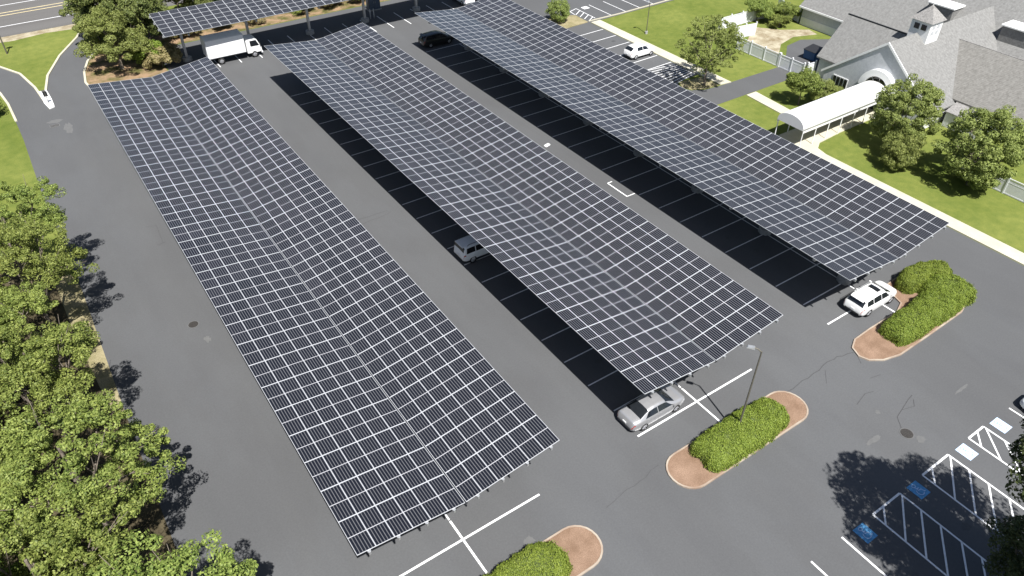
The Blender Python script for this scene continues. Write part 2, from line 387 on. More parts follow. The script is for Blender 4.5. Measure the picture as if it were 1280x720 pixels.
# stalls east of the far canopy and north-east lot
for y in (50.7, 48.0, 45.2, 42.5, 39.8, 37.2): line((63.4, y - .15), (68.1, y), .10)
for k in range(9): line((63.4, 37.0 - k * .62), (68.0, 36.4 - k * .42), .10)
for x in (72.6, 75.35, 78.15, 80.9, 83.7, 86.4): line((x, 54.3), (x, 59.4), .10)
line((68.5, 58.7), (70.0, 59.2), .1); line((70.0, 59.2), (69.9, 54.6), .1, z=Z3); line((68.5, 58.7), (68.3, 57.3), .1, z=Z3)
for k in range(4): line((68.4, 57.2 - k), (69.9, 58.2 - k), .1)
pm.poly([(70.9, 58.3), (71.9, 58.3), (71.9, 59.2), (70.9, 59.2)], Z2)
# far cross row under the far canopy
for k in range(15):
    x = 20.1 + k * 2.68; line((x, 67.1), (x, 72.4), .11)
# odd strokes in the aisle
pm.poly([(41.8, 28.3), (42.5, 28.5), (42.5, 28.95), (41.8, 28.75)], Z2)
line((42.55, 16.45), (42.55, 19.3), .12); line((42.55, 16.45), (43.5, 16.45), .10, z=Z3); line((42.55, 19.3), (43.1, 19.3), .10, z=Z3)
# accessible bays at the right: outlined triangular-ended hatch strips
for (xa, xb, yb) in ((31.7, 34.35, -17.9), (36.7, 39.5, -17.9), (41.85, 44.5 - .9, -17.9)):
    line((xa, yb), (xb, yb), .13, z=Z3)
    line((xa, yb), (xa, -23.4), .12); line((xb, yb), (xb, -23.4), .12)
    yy = yb - .45; k = 0
    for (y0, y1) in ((-18.6, -17.95), (-19.9, -18.0), (-21.2, -19.25), (-22.5, -20.5), (-23.8, -21.8), (-25, -23)):
        xs = xa if True else xb
        if k == 0: line((xa, -18.75), (xa + .95, -17.95), .11, z=Z3 + .006)
        else: line((xa, y0 - .15), (xb, y1 - .05), .11, z=Z3 + .006)
        k += 1
line((28.9, -17.8), (28.9, -23), .12); line((26.2, -17.8), (26.2, -23), .12); line((23.5, -19.6), (23.5, -24), .12)
for x in (46.6, 49.3, 52.1): line((x, -18), (x, -23), .12)
struct('parking_lines', pm, M['paint']); struct('worn_parking_lines', wm, M['worn'])
# wheelchair panels
def access_panel(x, y, field, ink, label):
    t = thing('accessible_marking', label, 'road marking', (x, y, 0), group='accessible parking symbols')
    a = MB(); a.poly([(-.47, -.52), (.47, -.52), (.47, .52), (-.47, .52)], Z3); a.build('field', M[field], t)
    s_ = MB(); z = Z3 + .006
    s_.strip([(-.02 + .13 * math.cos(q), .32 + .1 * math.sin(q)) for q in [i * math.pi / 4 for i in range(8)]], .04, z, closed=True)
    s_.strip([(-.05, .22), (-.03, -.02), (.18, -.04), (.24, -.26), (.33, -.24)], .04, z)
    s_.strip([(-.04, .10), (.14, .09)], .05, z + .003)
    s_.strip([(-.02 + .22 * math.cos(q), -.14 + .22 * math.sin(q)) for q in [R(130) + i * R(24) for i in range(9)]], .04, z + .002)
    s_.build('wheelchair_symbol', M[ink], t)
access_panel(30.25, -18.4, 'blue', 'paleblue', 'blue wheelchair symbol in the tree shade, nearest the bottom of the lot')
access_panel(35.5, -18.4, 'blue', 'paleblue', 'blue wheelchair symbol between the two shaded hatched strips')
access_panel(40.7, -18.45, 'paleblue', 'bluefade', 'pale wheelchair symbol in sun beside the middle hatched strip')
access_panel(44.65, -18.5, 'paleblue', 'bluefade', 'pale wheelchair symbol beyond the last hatched strip at right')
# road lines
g = MB()
for y in (97.0, 106.4): g.strip([(-160, y), (260, y)], .16, Z3)
struct('road_edge_lines', g, M['paint'])
g = MB()
for y in (101.7, 102.9): g.strip([(-160, y), (260, y)], .2, Z3)
struct('centre_lines', g, M['yellow'])
# cracks and dusty patches
g = MB()
def wob(a, b, n, amp, seed):
    q = random.Random(seed); pts = []
    for i in range(n + 1):
        t = i / n; pts.append((a[0] + (b[0] - a[0]) * t + q.uniform(-amp, amp), a[1] + (b[1] - a[1]) * t + q.uniform(-amp, amp)))
    return pts
g.strip(wob((35.2, -8.6), (40.6, -8.3), 9, .08, 1) + wob((41.0, -8.35), (42.4, -8.7), 3, .05, 2), .05, Z2)
g.strip(wob((42.4, -9.1), (41.9, -9.7), 2, .03, 3), .04, Z2)
g.strip(wob((19, -8.6), (23.6, -8.2), 8, .1, 4), .03, Z2)
g.strip([(38.9, -15.0), (39.6, -14.2), (40.4, -14.0), (41.6, -13.7), (42.2, -13.6)], .05, Z2)
g.strip([(40.4, -14.0), (41.4, -14.3), (41.9, -13.9)], .035, Z3)
g.strip([(38.2, -9.6), (39.2, -8.7)], .03, Z2); g.strip([(38.3, -12.0), (39.6, -11.7), (40.3, -11.9)], .04, Z2)
g.strip([(41.2, -11.0), (42.1, -11.2)], .04, Z2); g.strip(wob((14.5, 27.2), (22.7, 26.9), 8, .1, 6), .04, Z2); g.strip(wob((14.5, 25.9), (22.7, 26.4), 8, .1, 7), .03, Z2)
g.strip([(4.3, 33.2), (4.5, 36.2), (3.6, 36.5)], .03, Z2); g.strip([(4.5, 33.2), (3.8, 33.1)], .03, Z3)
struct('asphalt_cracks', g, M['tar'])
def blob(cx, cy, rx, ry, seed, n=18):
    q = random.Random(seed)
    return [(cx + rx * q.uniform(.6, 1.15) * math.cos(2 * math.pi * i / n), cy + ry * q.uniform(.6, 1.15) * math.sin(2 * math.pi * i / n)) for i in range(n)]
g = MB()
for i, (x, y, rx, ry) in enumerate(((.55, 62.7, .8, .5), (1.5, 60.2, .5, 1.7), (3.8, 19.0, .25, .45), (36.6, -12.5 - 2, .8, .2), (13.9, -7.9, .35, .35), (45.5, -15.2, .9, .12), (39.2, -16.2, .35, .3), (38.9, -13.2, .2, .2))):
    g.poly(blob(x, y, rx, ry, i), Z2)
struct('dusty_patches', g, M['scuff'])
# faint oil-dark marks where cars stand
g = MB(); qo = random.Random(12)
for xc_ in (26.6, 32.1, 46.0, 51.4, 8.2, 13.5):
    for k in range(21):
        if qo.random() < .7: g.poly(blob(xc_ + qo.uniform(-.5, .5), -1.8 + k * S + qo.uniform(-.2, .2), qo.uniform(.15, .4), qo.uniform(.15, .3), k + int(xc_)), Z2 - .004)
for x_ in (30.2, 35.5, 40.7, 44.6, 66.5):
    g.poly(blob(x_, -21.5 if x_ < 60 else 46.6, .35, .3, int(x_)), Z2 - .004)
struct('oil_marks', g, M['oil'])
def manhole(x, y, r, label):
    t = thing('manhole_cover', label, 'manhole cover', (x, y, Z1), group='iron covers set in the asphalt')
    a = MB(); a.tube([(0, 0, 0), (0, 0, .02)], r * 1.15, 28); a.build('rim', M['scuff'], t)
    a = MB(); a.tube([(0, 0, .02), (0, 0, .032)], r, 28)
    for k in range(-2, 3): a.box(-r * .7, k * r * .3 - .025, .032, r * .7, k * r * .3 + .025, .045)
    a.build('lid', M['iron'], t)
manhole(3.4, 21.2, .36, 'round iron manhole cover in the lane left of the nearest canopy')
manhole(38.85, -15.4, .40, 'round iron grate between the hedge islands and the hatched bays')
t = thing('storm_drain', 'dark storm drain grate in a pale patch before the drive fork', 'drain', (.35, 61.6, Z1))
a = MB(); a.box(-.5, -.35, 0, .5, .35, .03); a.build('surround', M['scuff'], t)
a = MB()
for k in range(7): a.box(-.4 + k * .12, -.25, .03, -.4 + k * .12 + .06, .25, .045)
a.build('grate', M['iron'], t)

# ------------------------------------------------------------------ solar canopies
L = 2.2169; WW = 6.19; HL, HV = 5.02, 4.36; HR = 5.2; NROW = 29; NCOL = 6
def module_mesh(name, w, l):
    """one framed module, centred, w along x, l along y, 35 mm thick"""
    b = MB(); fr = .020; h = .035; e = .003
    x0, x1, y0, y1 = -w / 2 + e, w / 2 - e, -l / 2 + e, l / 2 - e
    fe = .029
    b.box(x0, y0, -h, x1, y0 + fe, 0, 1); b.box(x0, y1 - fe, -h, x1, y1, 0, 1)
    b.box(x0, y0 + fe, -h, x0 + fr, y1 - fe, 0, 1); b.box(x1 - fr, y0 + fe, -h, x1, y1 - fe, 0, 1)
    b.add([(x0 + fr, y0 + fe, -.005), (x1 - fr, y0 + fe, -.005), (x1 - fr, y1 - fe, -.005), (x0 + fr, y1 - fe, -.005)], [(0, 1, 2, 3)], 0)
    b.add([(x0 + fr, y0 + fe, -.012), (x1 - fr, y0 + fe, -.012), (x1 - fr, y1 - fe, -.012), (x0 + fr, y1 - fe, -.012)], [(3, 2, 1, 0)], 1)
    return b
def mesh_from(b, name, mats, uvface=True):
    me = bpy.data.meshes.new(name); me.from_pydata(b.v, [], b.f)
    for m in mats: me.materials.append(m)
    me.polygons.foreach_set('material_index', b.m)
    uvl = me.uv_layers.new(name='UVMap'); k = 0
    q = [(0, 0), (1, 0), (1, 1), (0, 1)]
    for p in me.polygons:
        for i, li in enumerate(p.loop_indices):
            uvl.data[li].uv = q[i % 4] if p.material_index == 0 else (0, 0)
    me.update(); return me
def bulk(b, mats, name, placements):
    """many modules in one mesh: placements = list of 4x4 matrices"""
    vs = []; fs = []; ms = []
    big = MB()
    for mt in placements:
        o = len(big.v); big.v += [tuple(mt @ Vector(v)) for v in b.v]
        big.f += [[i + o for i in f] for f in b.f]; big.m += b.m; big.sm += b.sm
    return mesh_from(big, name, mats)
def canopy(label, xc, y0, group, seed):
    t = thing('solar_canopy', label, 'solar canopy', (xc, y0, 0), group=group)
    q = random.Random(seed); spec = []
    for side in (-1, 1):
        hh = HL if side < 0 else HR
        width = WW - .035; ang = math.atan2(hh - HV, width); mw = math.hypot(width, hh - HV) / NCOL
        base = module_mesh('solar_panel', mw, L)
        for r_ in range(NROW):
            for c_ in range(NCOL):
                d = .035 + (c_ + .5) * mw * math.cos(ang)
                mt = Matrix.Translation((side * d, (r_ + .5) * L, HV + (c_ + .5) * mw * math.sin(ang) + q.uniform(-.003, .003))) @ Matrix.Rotation(-side * ang + q.uniform(-.0025, .0025), 4, 'Y') @ Matrix.Rotation(q.uniform(-.002, .002), 4, 'X')
                spec.append((r_, side, c_, base, mt))
    near = [s_ for s_ in spec if s_[0] < 8] + [s_ for s_ in spec if s_[0] == 8][:4]
    rest = [s_ for s_ in spec if s_[0] > 8] + [s_ for s_ in spec if s_[0] == 8][4:]
    cache = {}
    for s_ in near:
        if s_[1] not in cache: cache[s_[1]] = mesh_from(s_[3], 'solar_panel', [M['cells'], M['frame']])
        o = bpy.data.objects.new('solar_panel', cache[s_[1]]); C.objects.link(o); o.parent = t; o.matrix_local = s_[4]
    big = MB()
    for s_ in rest:
        o_ = len(big.v); b = s_[3]; big.v += [tuple(s_[4] @ Vector(v)) for v in b.v]; big.f += [[i + o_ for i in f] for f in b.f]; big.m += b.m
    tag(link('solar_panel', mesh_from(big, 'solar_panels', [M['cells'], M['frame']]), t), kind='stuff')
    LY = NROW * L
    # purlins along y with their ends showing past the near edge
    for side in (-1, 1):
        hh = HL if side < 0 else HR
        for fr in (.12, .38, .64, .9):
            x = side * WW * fr; z = HV + (hh - HV) * fr
            a = MB(); a.box(x - .05, -.12, z - .26, x + .05, LY + .12, z - .06); a.box(x - .09, -.09, z - .062, x + .09, LY + .09, z - .045); a.build('purlin', M['steel'], t)
    a = MB(); a.box(-.09, -.05, HV - .10, -.08, LY + .05, HV - .045); a.box(.08, -.05, HV - .10, .09, LY + .05, HV - .045); a.box(-.08, -.05, HV - .10, .08, LY + .05, HV - .09)
    a.build('valley_gutter', M['dark'], t)
    for k in range(8):
        y = 3.3 + 8.3 * k; xo = -.15
        a = MB(); a.box(xo - .19, y - .14, .3, xo + .19, y + .14, HV - .68); a.box(xo - .3, y - .25, .50, xo + .3, y + .25, .53); a.build('column', M['steel'], t)
        a = MB(); a.tube([(xo, y, 0), (xo, y, .42), (xo, y, .5)], [.62, .62, .56], 8); a.build('footing', M['footing'], t)
        a = MB()
        for side in (-1, 1):
            hh = HL if side < 0 else HR; xe = side * (WW - .35)
            ze = HV + (hh - HV) * (abs(xe) / WW) - .30; zc = HV - .30
            s0 = 0
            bq = [(s0, y - .09, zc - .55), (xe, y - .09, ze - .18), (xe, y + .09, ze - .18), (s0, y + .09, zc - .55)]
            tq = [(s0, y - .09, zc), (xe, y - .09, ze), (xe, y + .09, ze), (s0, y + .09, zc)]
            if side < 0: bq = [bq[1], bq[0], bq[3], bq[2]]; tq = [tq[1], tq[0], tq[3], tq[2]]
            a.hexa(bq, tq)
        a.build('cross_beam', M['steel'], t)
    return t
CG = 'long V-shaped solar canopies over the parking rows'
canopy('long V-shaped solar canopy nearest the woods, its near corner lowest in view', 10.79, -6.29, CG, 1)
canopy('middle of the three long V-shaped solar canopies, above the silver sedan', 29.57, -6.28, CG, 2)
canopy('long V-shaped solar canopy beside the lawn and the entrance awning', 49.05, -6.36, CG, 3)

# the far canopy: single slope, long side across the view
def far_canopy():
    x0 = 14.55; y0 = 66.1; zn, zf = 5.3, 6.15; n = 21; rows = 6
    t = thing('solar_canopy', 'single-slope solar canopy standing crosswise in front of the trees, above the box truck', 'solar canopy', (x0, y0, 0))
    ang = math.atan2(zf - zn, 6.15); mw = math.hypot(6.15, zf - zn) / rows
    base = module_mesh('solar_panel', L, mw)
    # cells run along x here: swap UV by rotating the long module a quarter turn
    base = module_mesh('solar_panel', mw, L)
    me = mesh_from(base, 'solar_panel', [M['cells'], M['frame']]); cnt = 0; big = MB()
    for c_ in range(n):
        for r_ in range(rows):
            mt = Matrix.Translation(((c_ + .5) * L, (r_ + .5) * mw * math.cos(ang), zn + (r_ + .5) * mw * math.sin(ang))) @ Matrix.Rotation(ang, 4, 'X') @ Matrix.Rotation(R(90), 4, 'Z')
            if cnt < 100:
                o = bpy.data.objects.new('solar_panel', me); C.objects.link(o); o.parent = t; o.matrix_local = mt
            else:
                o_ = len(big.v); big.v += [tuple(mt @ Vector(v)) for v in base.v]; big.f += [[i + o_ for i in f] for f in base.f]; big.m += base.m
            cnt += 1
    tag(link('solar_panel', mesh_from(big, 'solar_panels', [M['cells'], M['frame']]), t), kind='stuff')
    for fr in (.08, .36, .64, .92):
        y = 6.15 * fr; z = zn + (zf - zn) * fr
        a = MB(); a.box(-.15, y - .05, z - .30, n * L + .15, y + .05, z - .05); a.build('purlin', M['steel'], t)
    for k in range(6):
        x = 2.75 + k * 8.2; y = 5.3
        a = MB(); a.box(x - .15, y - .15, .3, x + .15, y + .15, 5.55); a.build('column', M['steel'], t)
        a = MB(); a.tube([(x, y, 0), (x, y, .42), (x, y, .5)], [.6, .6, .54], 8); a.build('footing', M['footing'], t)
        a = MB()
        a.hexa([(x - .09, .3, zn - .50), (x + .09, .3, zn - .50), (x + .09, 6.0, zf - .85), (x - .09, 6.0, zf - .85)],
               [(x - .09, .3, zn - .28), (x + .09, .3, zn - .28), (x + .09, 6.0, zf - .32), (x - .09, 6.0, zf - .32)])
        a.build('cross_beam', M['steel'], t)
far_canopy()

# ------------------------------------------------------------------ vegetation
def leaf_cloud(centres, radii, per, size, q, flat=.75, up=.35, jitter=.5):
    """quads spread through little puffs, facing mostly outwards/up; returns verts, faces arrays"""
    n = len(centres); tot = n * per
    c = np.repeat(np.array(centres), per, 0); r = np.repeat(np.array(radii), per)[:, None]
    d = q.normal(size=(tot, 3)); d /= np.linalg.norm(d, axis=1)[:, None]
    rr = q.uniform(.55, 1.0, (tot, 1)) ** .6
    p = c + d * r * rr * np.array([1, 1, flat])
    nrm = d + q.normal(size=(tot, 3)) * jitter + np.array([0, 0, up]); nrm /= np.linalg.norm(nrm, axis=1)[:, None]
    a = np.cross(nrm, q.normal(size=(tot, 3))); a /= np.linalg.norm(a, axis=1)[:, None]
    b = np.cross(nrm, a)
    s = size * q.uniform(.6, 1.3, (tot, 1))
    v = np.stack([p - a * s, p - b * s * .55, p + a * s, p + b * s * .55], 1).reshape(-1, 3)
    return v
def np_mesh(name, v, m):
    n = len(v) // 4; me = bpy.data.meshes.new(name)
    me.vertices.add(len(v)); me.vertices.foreach_set('co', v.astype(np.float32).ravel())
    me.loops.add(n * 4); me.loops.foreach_set('vertex_index', np.arange(n * 4, dtype=np.int32))
    me.polygons.add(n); me.polygons.foreach_set('loop_start', np.arange(0, n * 4, 4, dtype=np.int32))
    me.polygons.foreach_set('loop_total', np.full(n, 4, dtype=np.int32))
    me.materials.append(m); me.update(calc_edges=True); me.validate(); return me
def tree_proto(name, seed, rad, height, base, leaf, puffs=110, pr=(.55, 1.0), per=150, size=.15, openness=0, domes=7, trunk_r=.18, flat=.72, dense=1., ball=False, name_kind='tree'):
    """crown of several domes, each covered with puffs; limbs reach for the domes. Returns (crown mesh, trunk mesh)"""
    q = np.random.default_rng(seed); rq = random.Random(seed)
    cz = (base + height) / 2; hz = (height - base) / 2
    dom = [(0, 0, height - hz * .75, rad * .55)]
    for i in range(domes):
        a = 2 * math.pi * (i + rq.uniform(-.25, .25)) / domes; rr = rad * rq.uniform(.50, .70)
        dom.append((rr * math.cos(a), rr * math.sin(a), cz + hz * rq.uniform(-.55, .42), rad * rq.uniform(.30, .48) * dense))
    cs = []; rs = []
    for i in range(puffs):
        dx, dy, dz, dr = dom[rq.randrange(len(dom))]
        d = q.normal(size=3); d /= np.linalg.norm(d)
        if d[2] < -.35: d[2] *= -.6
        k = dr * rq.uniform(.72, 1.12)
        cs.append((dx + d[0] * k, dy + d[1] * k, max(base, dz + d[2] * k * flat))); rs.append(rq.uniform(*pr))
    if ball:                                   # one full, slightly lumpy ellipsoid filled with puffs
        cs = []; rs = []
        for i in range(puffs):
            d = q.normal(size=3); d /= np.linalg.norm(d); k = ball + (1 - ball) * rq.random() ** .5
            k *= 1 + .09 * math.sin(3 * math.atan2(d[1], d[0]) + seed) + .06 * math.sin(5 * d[2] + seed)
            cs.append((d[0] * rad * k, d[1] * rad * k, cz + d[2] * hz * k)); rs.append(rq.uniform(*pr))
    v = leaf_cloud(cs, rs, per, size, q)
    crown = np_mesh('crown', v, leaf)
    t = MB(); top = height - hz * .7; bend = (rq.uniform(-.3, .3), rq.uniform(-.3, .3))
    def tp(z): return Vector((bend[0] * z / height, bend[1] * z / height, z))
    t.tube([tp(0), tp(.25), tp(top * .5), tp(top)], [trunk_r * 1.5, trunk_r, trunk_r * .75, trunk_r * .35], 9)
    for i, (dx, dy, dz, dr) in enumerate(dom[1:]):
        s0 = tp(base * .75 + rq.uniform(0, hz * .6)); e = Vector((dx, dy, dz + dr * .2)); mid = s0.lerp(e, .5) + Vector((0, 0, -.25 + rq.uniform(-.2, .2)))
        t.tube([s0, mid, e], [trunk_r * .5, trunk_r * .33, trunk_r * .12], 6)
        for j in range(3):
            e2 = e + Vector((rq.uniform(-1, 1), rq.uniform(-1, 1), rq.uniform(-.1, .9))) * dr * .9
            t.tube([mid.lerp(e, rq.uniform(.2, .8)), e2], [trunk_r * .2, trunk_r * .06], 5, cap=False)
    o = t.build('trunk', M['bark']); tm = o.data; bpy.data.objects.remove(o)
    return crown, tm
def put_tree(proto, label, x, y, rz=0, s=(1, 1, 1), name='tree', cat='tree', group=None, z=0):
    t = thing(name, label, cat, (x, y, z), rz, group); t.scale = s
    link('trunk', proto[1], t); link('crown', proto[0], t)
    return t
# woods along the west edge
W1 = [tree_proto('oak', 11 + i, 3.9, 11.5 + (i % 2), 3.2, LEAF['oak'], puffs=[260, 230, 280, 250][i], pr=[(.22, .52), (.26, .58), (.2, .48), (.25, .55)][i], per=165, size=.068, domes=9, dense=1.0) for i in range(4)]
GW = 'leafy trees of the woods west of the lot'
edge = [
 (-5.3, 32.0, 0, 1.02, .92, 'woods-edge tree nearest the lawn, farthest up the lot'),
 (-5.4, 25.2, 1, 1.06, .95, 'woods-edge tree casting the upper scalloped shadow on the lane'),
 (-8.0, 19.2, 2, 1.0, .92, 'woods-edge tree set back behind the dry grass strip'),
 (-6.3, 13.2, 3, 1.06, .95, 'woods-edge tree level with the manhole cover, below the dry grass strip'),
 (-5.5, 5.0, 0, 1.16, 1.0, 'woods-edge tree casting the middle scalloped shadow on the lane'),
 (-8.0, -.9, 2, 1.1, 1.0, 'woods-edge tree set back between the middle and lowest lane shadows'),
 (-4.2, -6.9, 1, 1.25, 1.02, 'broad pale tree near the bottom edge reaching far over the lane'),
 (-2.4, -14.6, 3, 1.1, .98, 'woods-edge tree cut by the bottom of the view, casting the lowest lane shadow')]
for i, (x, y, k, s, sz, lab) in enumerate(edge):
    put_tree(W1[k], lab, x, y, i * 1.3, (s, s, sz), name='woodland_tree', group=GW)
q = random.Random(5)
for i in range(5):
    for j in range(12):
        x = -12.4 - i * 5.4 + q.uniform(-1.2, 1.2); y = -24 + j * 5.6 + (i % 2) * 3 + q.uniform(-1.2, 1.2)
        if y > 38 - i * .5: continue
        put_tree(W1[q.randrange(4)], 'leafy tree deep in the woods behind the edge row', x, y, q.uniform(0, 6.28), (q.uniform(1.0, 1.25),) * 2 + (q.uniform(.85, 1.08),), name='woodland_tree', group='trees deep in the western woods')
# roadside cluster and the trees behind the far canopy
ND = [tree_proto('maple', 31 + i, 3.9, 9.5, 1.0, LEAF['dark'], puffs=170, pr=(.45, .85), per=210, size=.12, domes=9) for i in range(3)]
NO = [tree_proto('olive', 41 + i, 3.9, 8.8, .9, LEAF['olive'], puffs=170, pr=(.4, .8), per=210, size=.11, domes=9) for i in range(2)]
for i, (x, y, k, s, lab) in enumerate([
  (9.9, 73.3, 0, 1.0, 'dark broad tree at the corner of the mulch bank by the exit lane'),
  (14.0, 76.6, 1, .95, 'dark tree between the corner tree and the far canopy'),
  (10.9, 80.4, 2, 1.2, 'tall tree behind the exit lane corner, near the road'),
  (11.0, 86.4, 0, 1.12, 'tree leaning over the exit lane mouth beside the road'),
  (15.3, 82.0, 1, .95, 'tree behind the left end of the far canopy')]):
    put_tree(ND[k] if i not in (0, 3) else NO[i % 2], lab, x, y, i * 2.1, (s, s, s), name='roadside_tree', group='trees at the exit lane corner')
for i in range(9):
    x = 20.5 + i * 5.0; put_tree(ND[i % 3], 'dark tree in the row behind the far crosswise canopy', x, 85.2 + (i % 2) * 1.6, i * 1.7, (.95, .95, .9 + .05 * (i % 3)), name='roadside_tree', group='dark trees behind the far canopy')
# single trees in the lawns
T22 = tree_proto('t22', 52, 3.8, 8.6, 2.0, LEAF['olive'], puffs=230, pr=(.22, .5), per=95, size=.085, domes=10, trunk_r=.14, ball=.3)
put_tree(T22, 'open grey-green tree with a pale leaning trunk beside the driveway mouth', 66.5, 29.9, .5, name='lawn_tree')
T35 = tree_proto('t35', 53, 3.0, 7.3, .4, LEAF['olive'], puffs=230, pr=(.3, .6), per=200, size=.085, domes=10, trunk_r=.12, ball=.55)
put_tree(T35, 'round olive tree beside the white entrance awning', 71.9, 7.9, 0, (1.04, 1.04, 1.03), name='lawn_tree', group='round lawn trees')
put_tree(T35, 'widest round tree on the lawn, next to the white fence at right', 71.6, -.4, 2.2, (1.22, 1.22, 1.05), name='lawn_tree', group='round lawn trees')
SH = tree_proto('shrub', 61, 1.6, 3.1, .3, LEAF['olive'], puffs=90, pr=(.3, .5), per=190, size=.07, domes=6, trunk_r=.07, ball=.5)
put_tree(SH, 'rounded shrub on the lawn in front of the olive tree', 68.6, 5.6, 0, (1.15, 1.15, 1.15), name='shrub', cat='shrub')
put_tree(SH, 'shrub on the small bed at the end of the north-east stalls', 64.6, 56.4, 1, (.95, .95, .95), name='shrub', cat='shrub')
SD = tree_proto('ornamental', 62, 1.6, 4.0, 1.7, LEAF['oak'], puffs=80, pr=(.3, .55), per=190, size=.075, domes=6, trunk_r=.06, ball=.4)
put_tree(SD, 'small round-headed tree on a thin trunk before the gabled entrance', 71.9, 20.3, 0, (1.1, 1.2, 1), name='ornamental_tree')
put_tree(SH, 'green shrub under the square window beside the awning', 75.4, 19.6, 2, (1.0, 1.3, .62), name='shrub', cat='shrub')
SB = tree_proto('yardbush', 63, 1.9, 2.6, .1, LEAF['oak'], puffs=80, pr=(.3, .6), per=190, size=.08, domes=7, trunk_r=.05)
for i, (x, y, s, lab) in enumerate([(88.6, 41.3, 1.1, 'bushy shrub against the back fence of the service yard'), (91.6, 38.8, 1.0, 'bush in the service yard near the grey wall'), (89.0, 37.6, .7, 'low green bush at the edge of the yard gravel')]):
    put_tree(SB, lab, x, y, i, (s, s, s), name='shrub', cat='shrub', group='bushes in the service yard')
DB = tree_proto('drybush', 64, 2.0, 2.4, .1, LEAF['dry'], puffs=90, pr=(.3, .55), per=100, size=.11, domes=8, trunk_r=.05)
GB_ = tree_proto('greenbush', 65, 2.0, 2.9, .1, LEAF['hedge'], puffs=80, pr=(.3, .6), per=100, size=.12, domes=7, trunk_r=.05)
put_tree(DB, 'browning bush at the far left corner of the nearest canopy', 14.2, 71.2, 0, (1.1, 1.1, 1), name='bush', cat='bush')
put_tree(GB_, 'light green bush beside the dark trees by the nearest canopy end', 13.0, 73.0, 0, (1.0, 1.0, 1), name='bush', cat='bush')
qq = random.Random(9)
for i in range(8):
    put_tree(SB if i % 2 else DB, 'low bush on the bank behind the far crosswise canopy', 19.5 + i * 5.2 + qq.uniform(-1, 1), 79.6 + qq.uniform(-.4, .4), i, (.9, .8, .8), name='bush', cat='bush', group='bushes on the bank behind the far canopy')
put_tree(SB, 'bush beside the left outer kerb of the fork', -5.2, 68.2, 0, (.9, .9, .8), name='bush', cat='bush')
# big tree whose crown and shadow fill the lower right corner
TB = tree_proto('big', 71, 5.0, 16.2, 7.8, LEAF['shade'], puffs=330, pr=(.45, .9), per=210, size=.10, domes=11, trunk_r=.26, ball=.4)
put_tree(TB, 'dark tree cut by the lower right corner, shading the accessible bays', 32.2, -27.1, 0, (1, 1, 1), name='shade_tree')

TU = tree_proto('under', 72, 2.7, 7.6, 1.5, LEAF['shade'], puffs=120, pr=(.35, .7), per=170, size=.09, domes=8, trunk_r=.12, ball=.4)
put_tree(TU, 'low dark tree in the shade at the lower right corner, under the big crown', 33.3, -25.2, 0, (.85, .85, .85), name='shade_tree')
# hedges: clipped, rounded, leafy
def hedge(label, blobs, seed, dens=800, size=.043):
    """blobs: (cx, cy, rx, ry, h) super-ellipsoids"""
    q = np.random.default_rng(seed); cx0, cy0 = blobs[0][0], blobs[0][1]
    t = thing('hedge', label, 'hedge', (cx0, cy0, 0), group='clipped hedges on the parking islands')
    def inside(p, b, k=.93):
        return (np.abs((p[:, 0] - b[0]) / (b[2] * k)) ** 3.2 + np.abs((p[:, 1] - b[1]) / (b[3] * k)) ** 3.2 + np.abs(p[:, 2] / (b[4] * k)) ** 3.2) < 1
    V = []
    core = MB()
    for b in blobs:
        area = 2 * (b[2] * 2 + b[3] * 2) * b[4] * .9 + 4 * b[2] * b[3]; n = int(area * dens)
        d = q.uniform(-1, 1, (n * 3, 3)); d[:, 2] = np.abs(d[:, 2]); m = np.max(np.abs(d), axis=1)
        d = d / m[:, None]                                     # points on a box
        nn = (np.abs(d) ** 3.2).sum(1) ** (1 / 3.2); p = d / nn[:, None]
        lump = 1 + .06 * np.sin(p[:, 0] * b[2] * 3.1 + seed) * np.cos(p[:, 1] * b[3] * 3.7) + .035 * np.sin(p[:, 0] * b[2] * 7.3) * np.sin(p[:, 1] * b[3] * 6.1 + p[:, 2] * 5) + q.normal(0, .036, len(p))
        P = p * np.array([b[2], b[3], b[4]]) * lump[:, None] + np.array([b[0], b[1], 0])
        nr = np.sign(p) * np.abs(p) ** 2.2 / np.array([b[2], b[3], b[4]])
        keep = np.ones(len(P), bool)
        for o in blobs:
            if o is not b: keep &= ~inside(P, o)
        P = P[keep][:n]; nr = nr[keep][:n]; nr /= np.linalg.norm(nr, axis=1)[:, None]
        nr = nr + q.normal(0, .5, nr.shape); nr /= np.linalg.norm(nr, axis=1)[:, None]
        a = np.cross(nr, q.normal(size=nr.shape)); a /= np.linalg.norm(a, axis=1)[:, None]; c = np.cross(nr, a)
        s = size * q.uniform(.6, 1.4, (len(P), 1))
        V.append(np.stack([P - a * s, P - c * s * .6, P + a * s, P + c * s * .6], 1).reshape(-1, 3))
        # inner core
        nu, nv = 28, 10; vs = []
        for j in range(nv + 1):
            ph = math.pi / 2 * j / nv
            for i in range(nu):
                th = 2 * math.pi * i / nu
                d3 = (math.cos(th) * math.cos(ph), math.sin(th) * math.cos(ph), math.sin(ph))
                k = (sum(abs(e) ** 3.2 for e in d3)) ** (1 / 3.2)
                vs.append((b[0] + d3[0] / k * b[2] * .95, b[1] + d3[1] / k * b[3] * .95, d3[2] / k * b[4] * .95))
        fs = [(j * nu + i, j * nu + (i + 1) % nu, (j + 1) * nu + (i + 1) % nu, (j + 1) * nu + i) for j in range(nv) for i in range(nu)]
        core.add(vs, fs, 0, True)
    off = np.array([cx0, cy0, 0]); v = np.concatenate(V) - off
    link('foliage', np_mesh('foliage', v, LEAF['hedge']), t)
    core.v = [(a - cx0, b - cy0, c) for a, b, c in core.v]; core.build('inner_branches', M['hedgecore'], t)
M['hedgecore'] = mat('hedge_inner', (.075, .10, .02), .95, noise=.5, nscale=9)
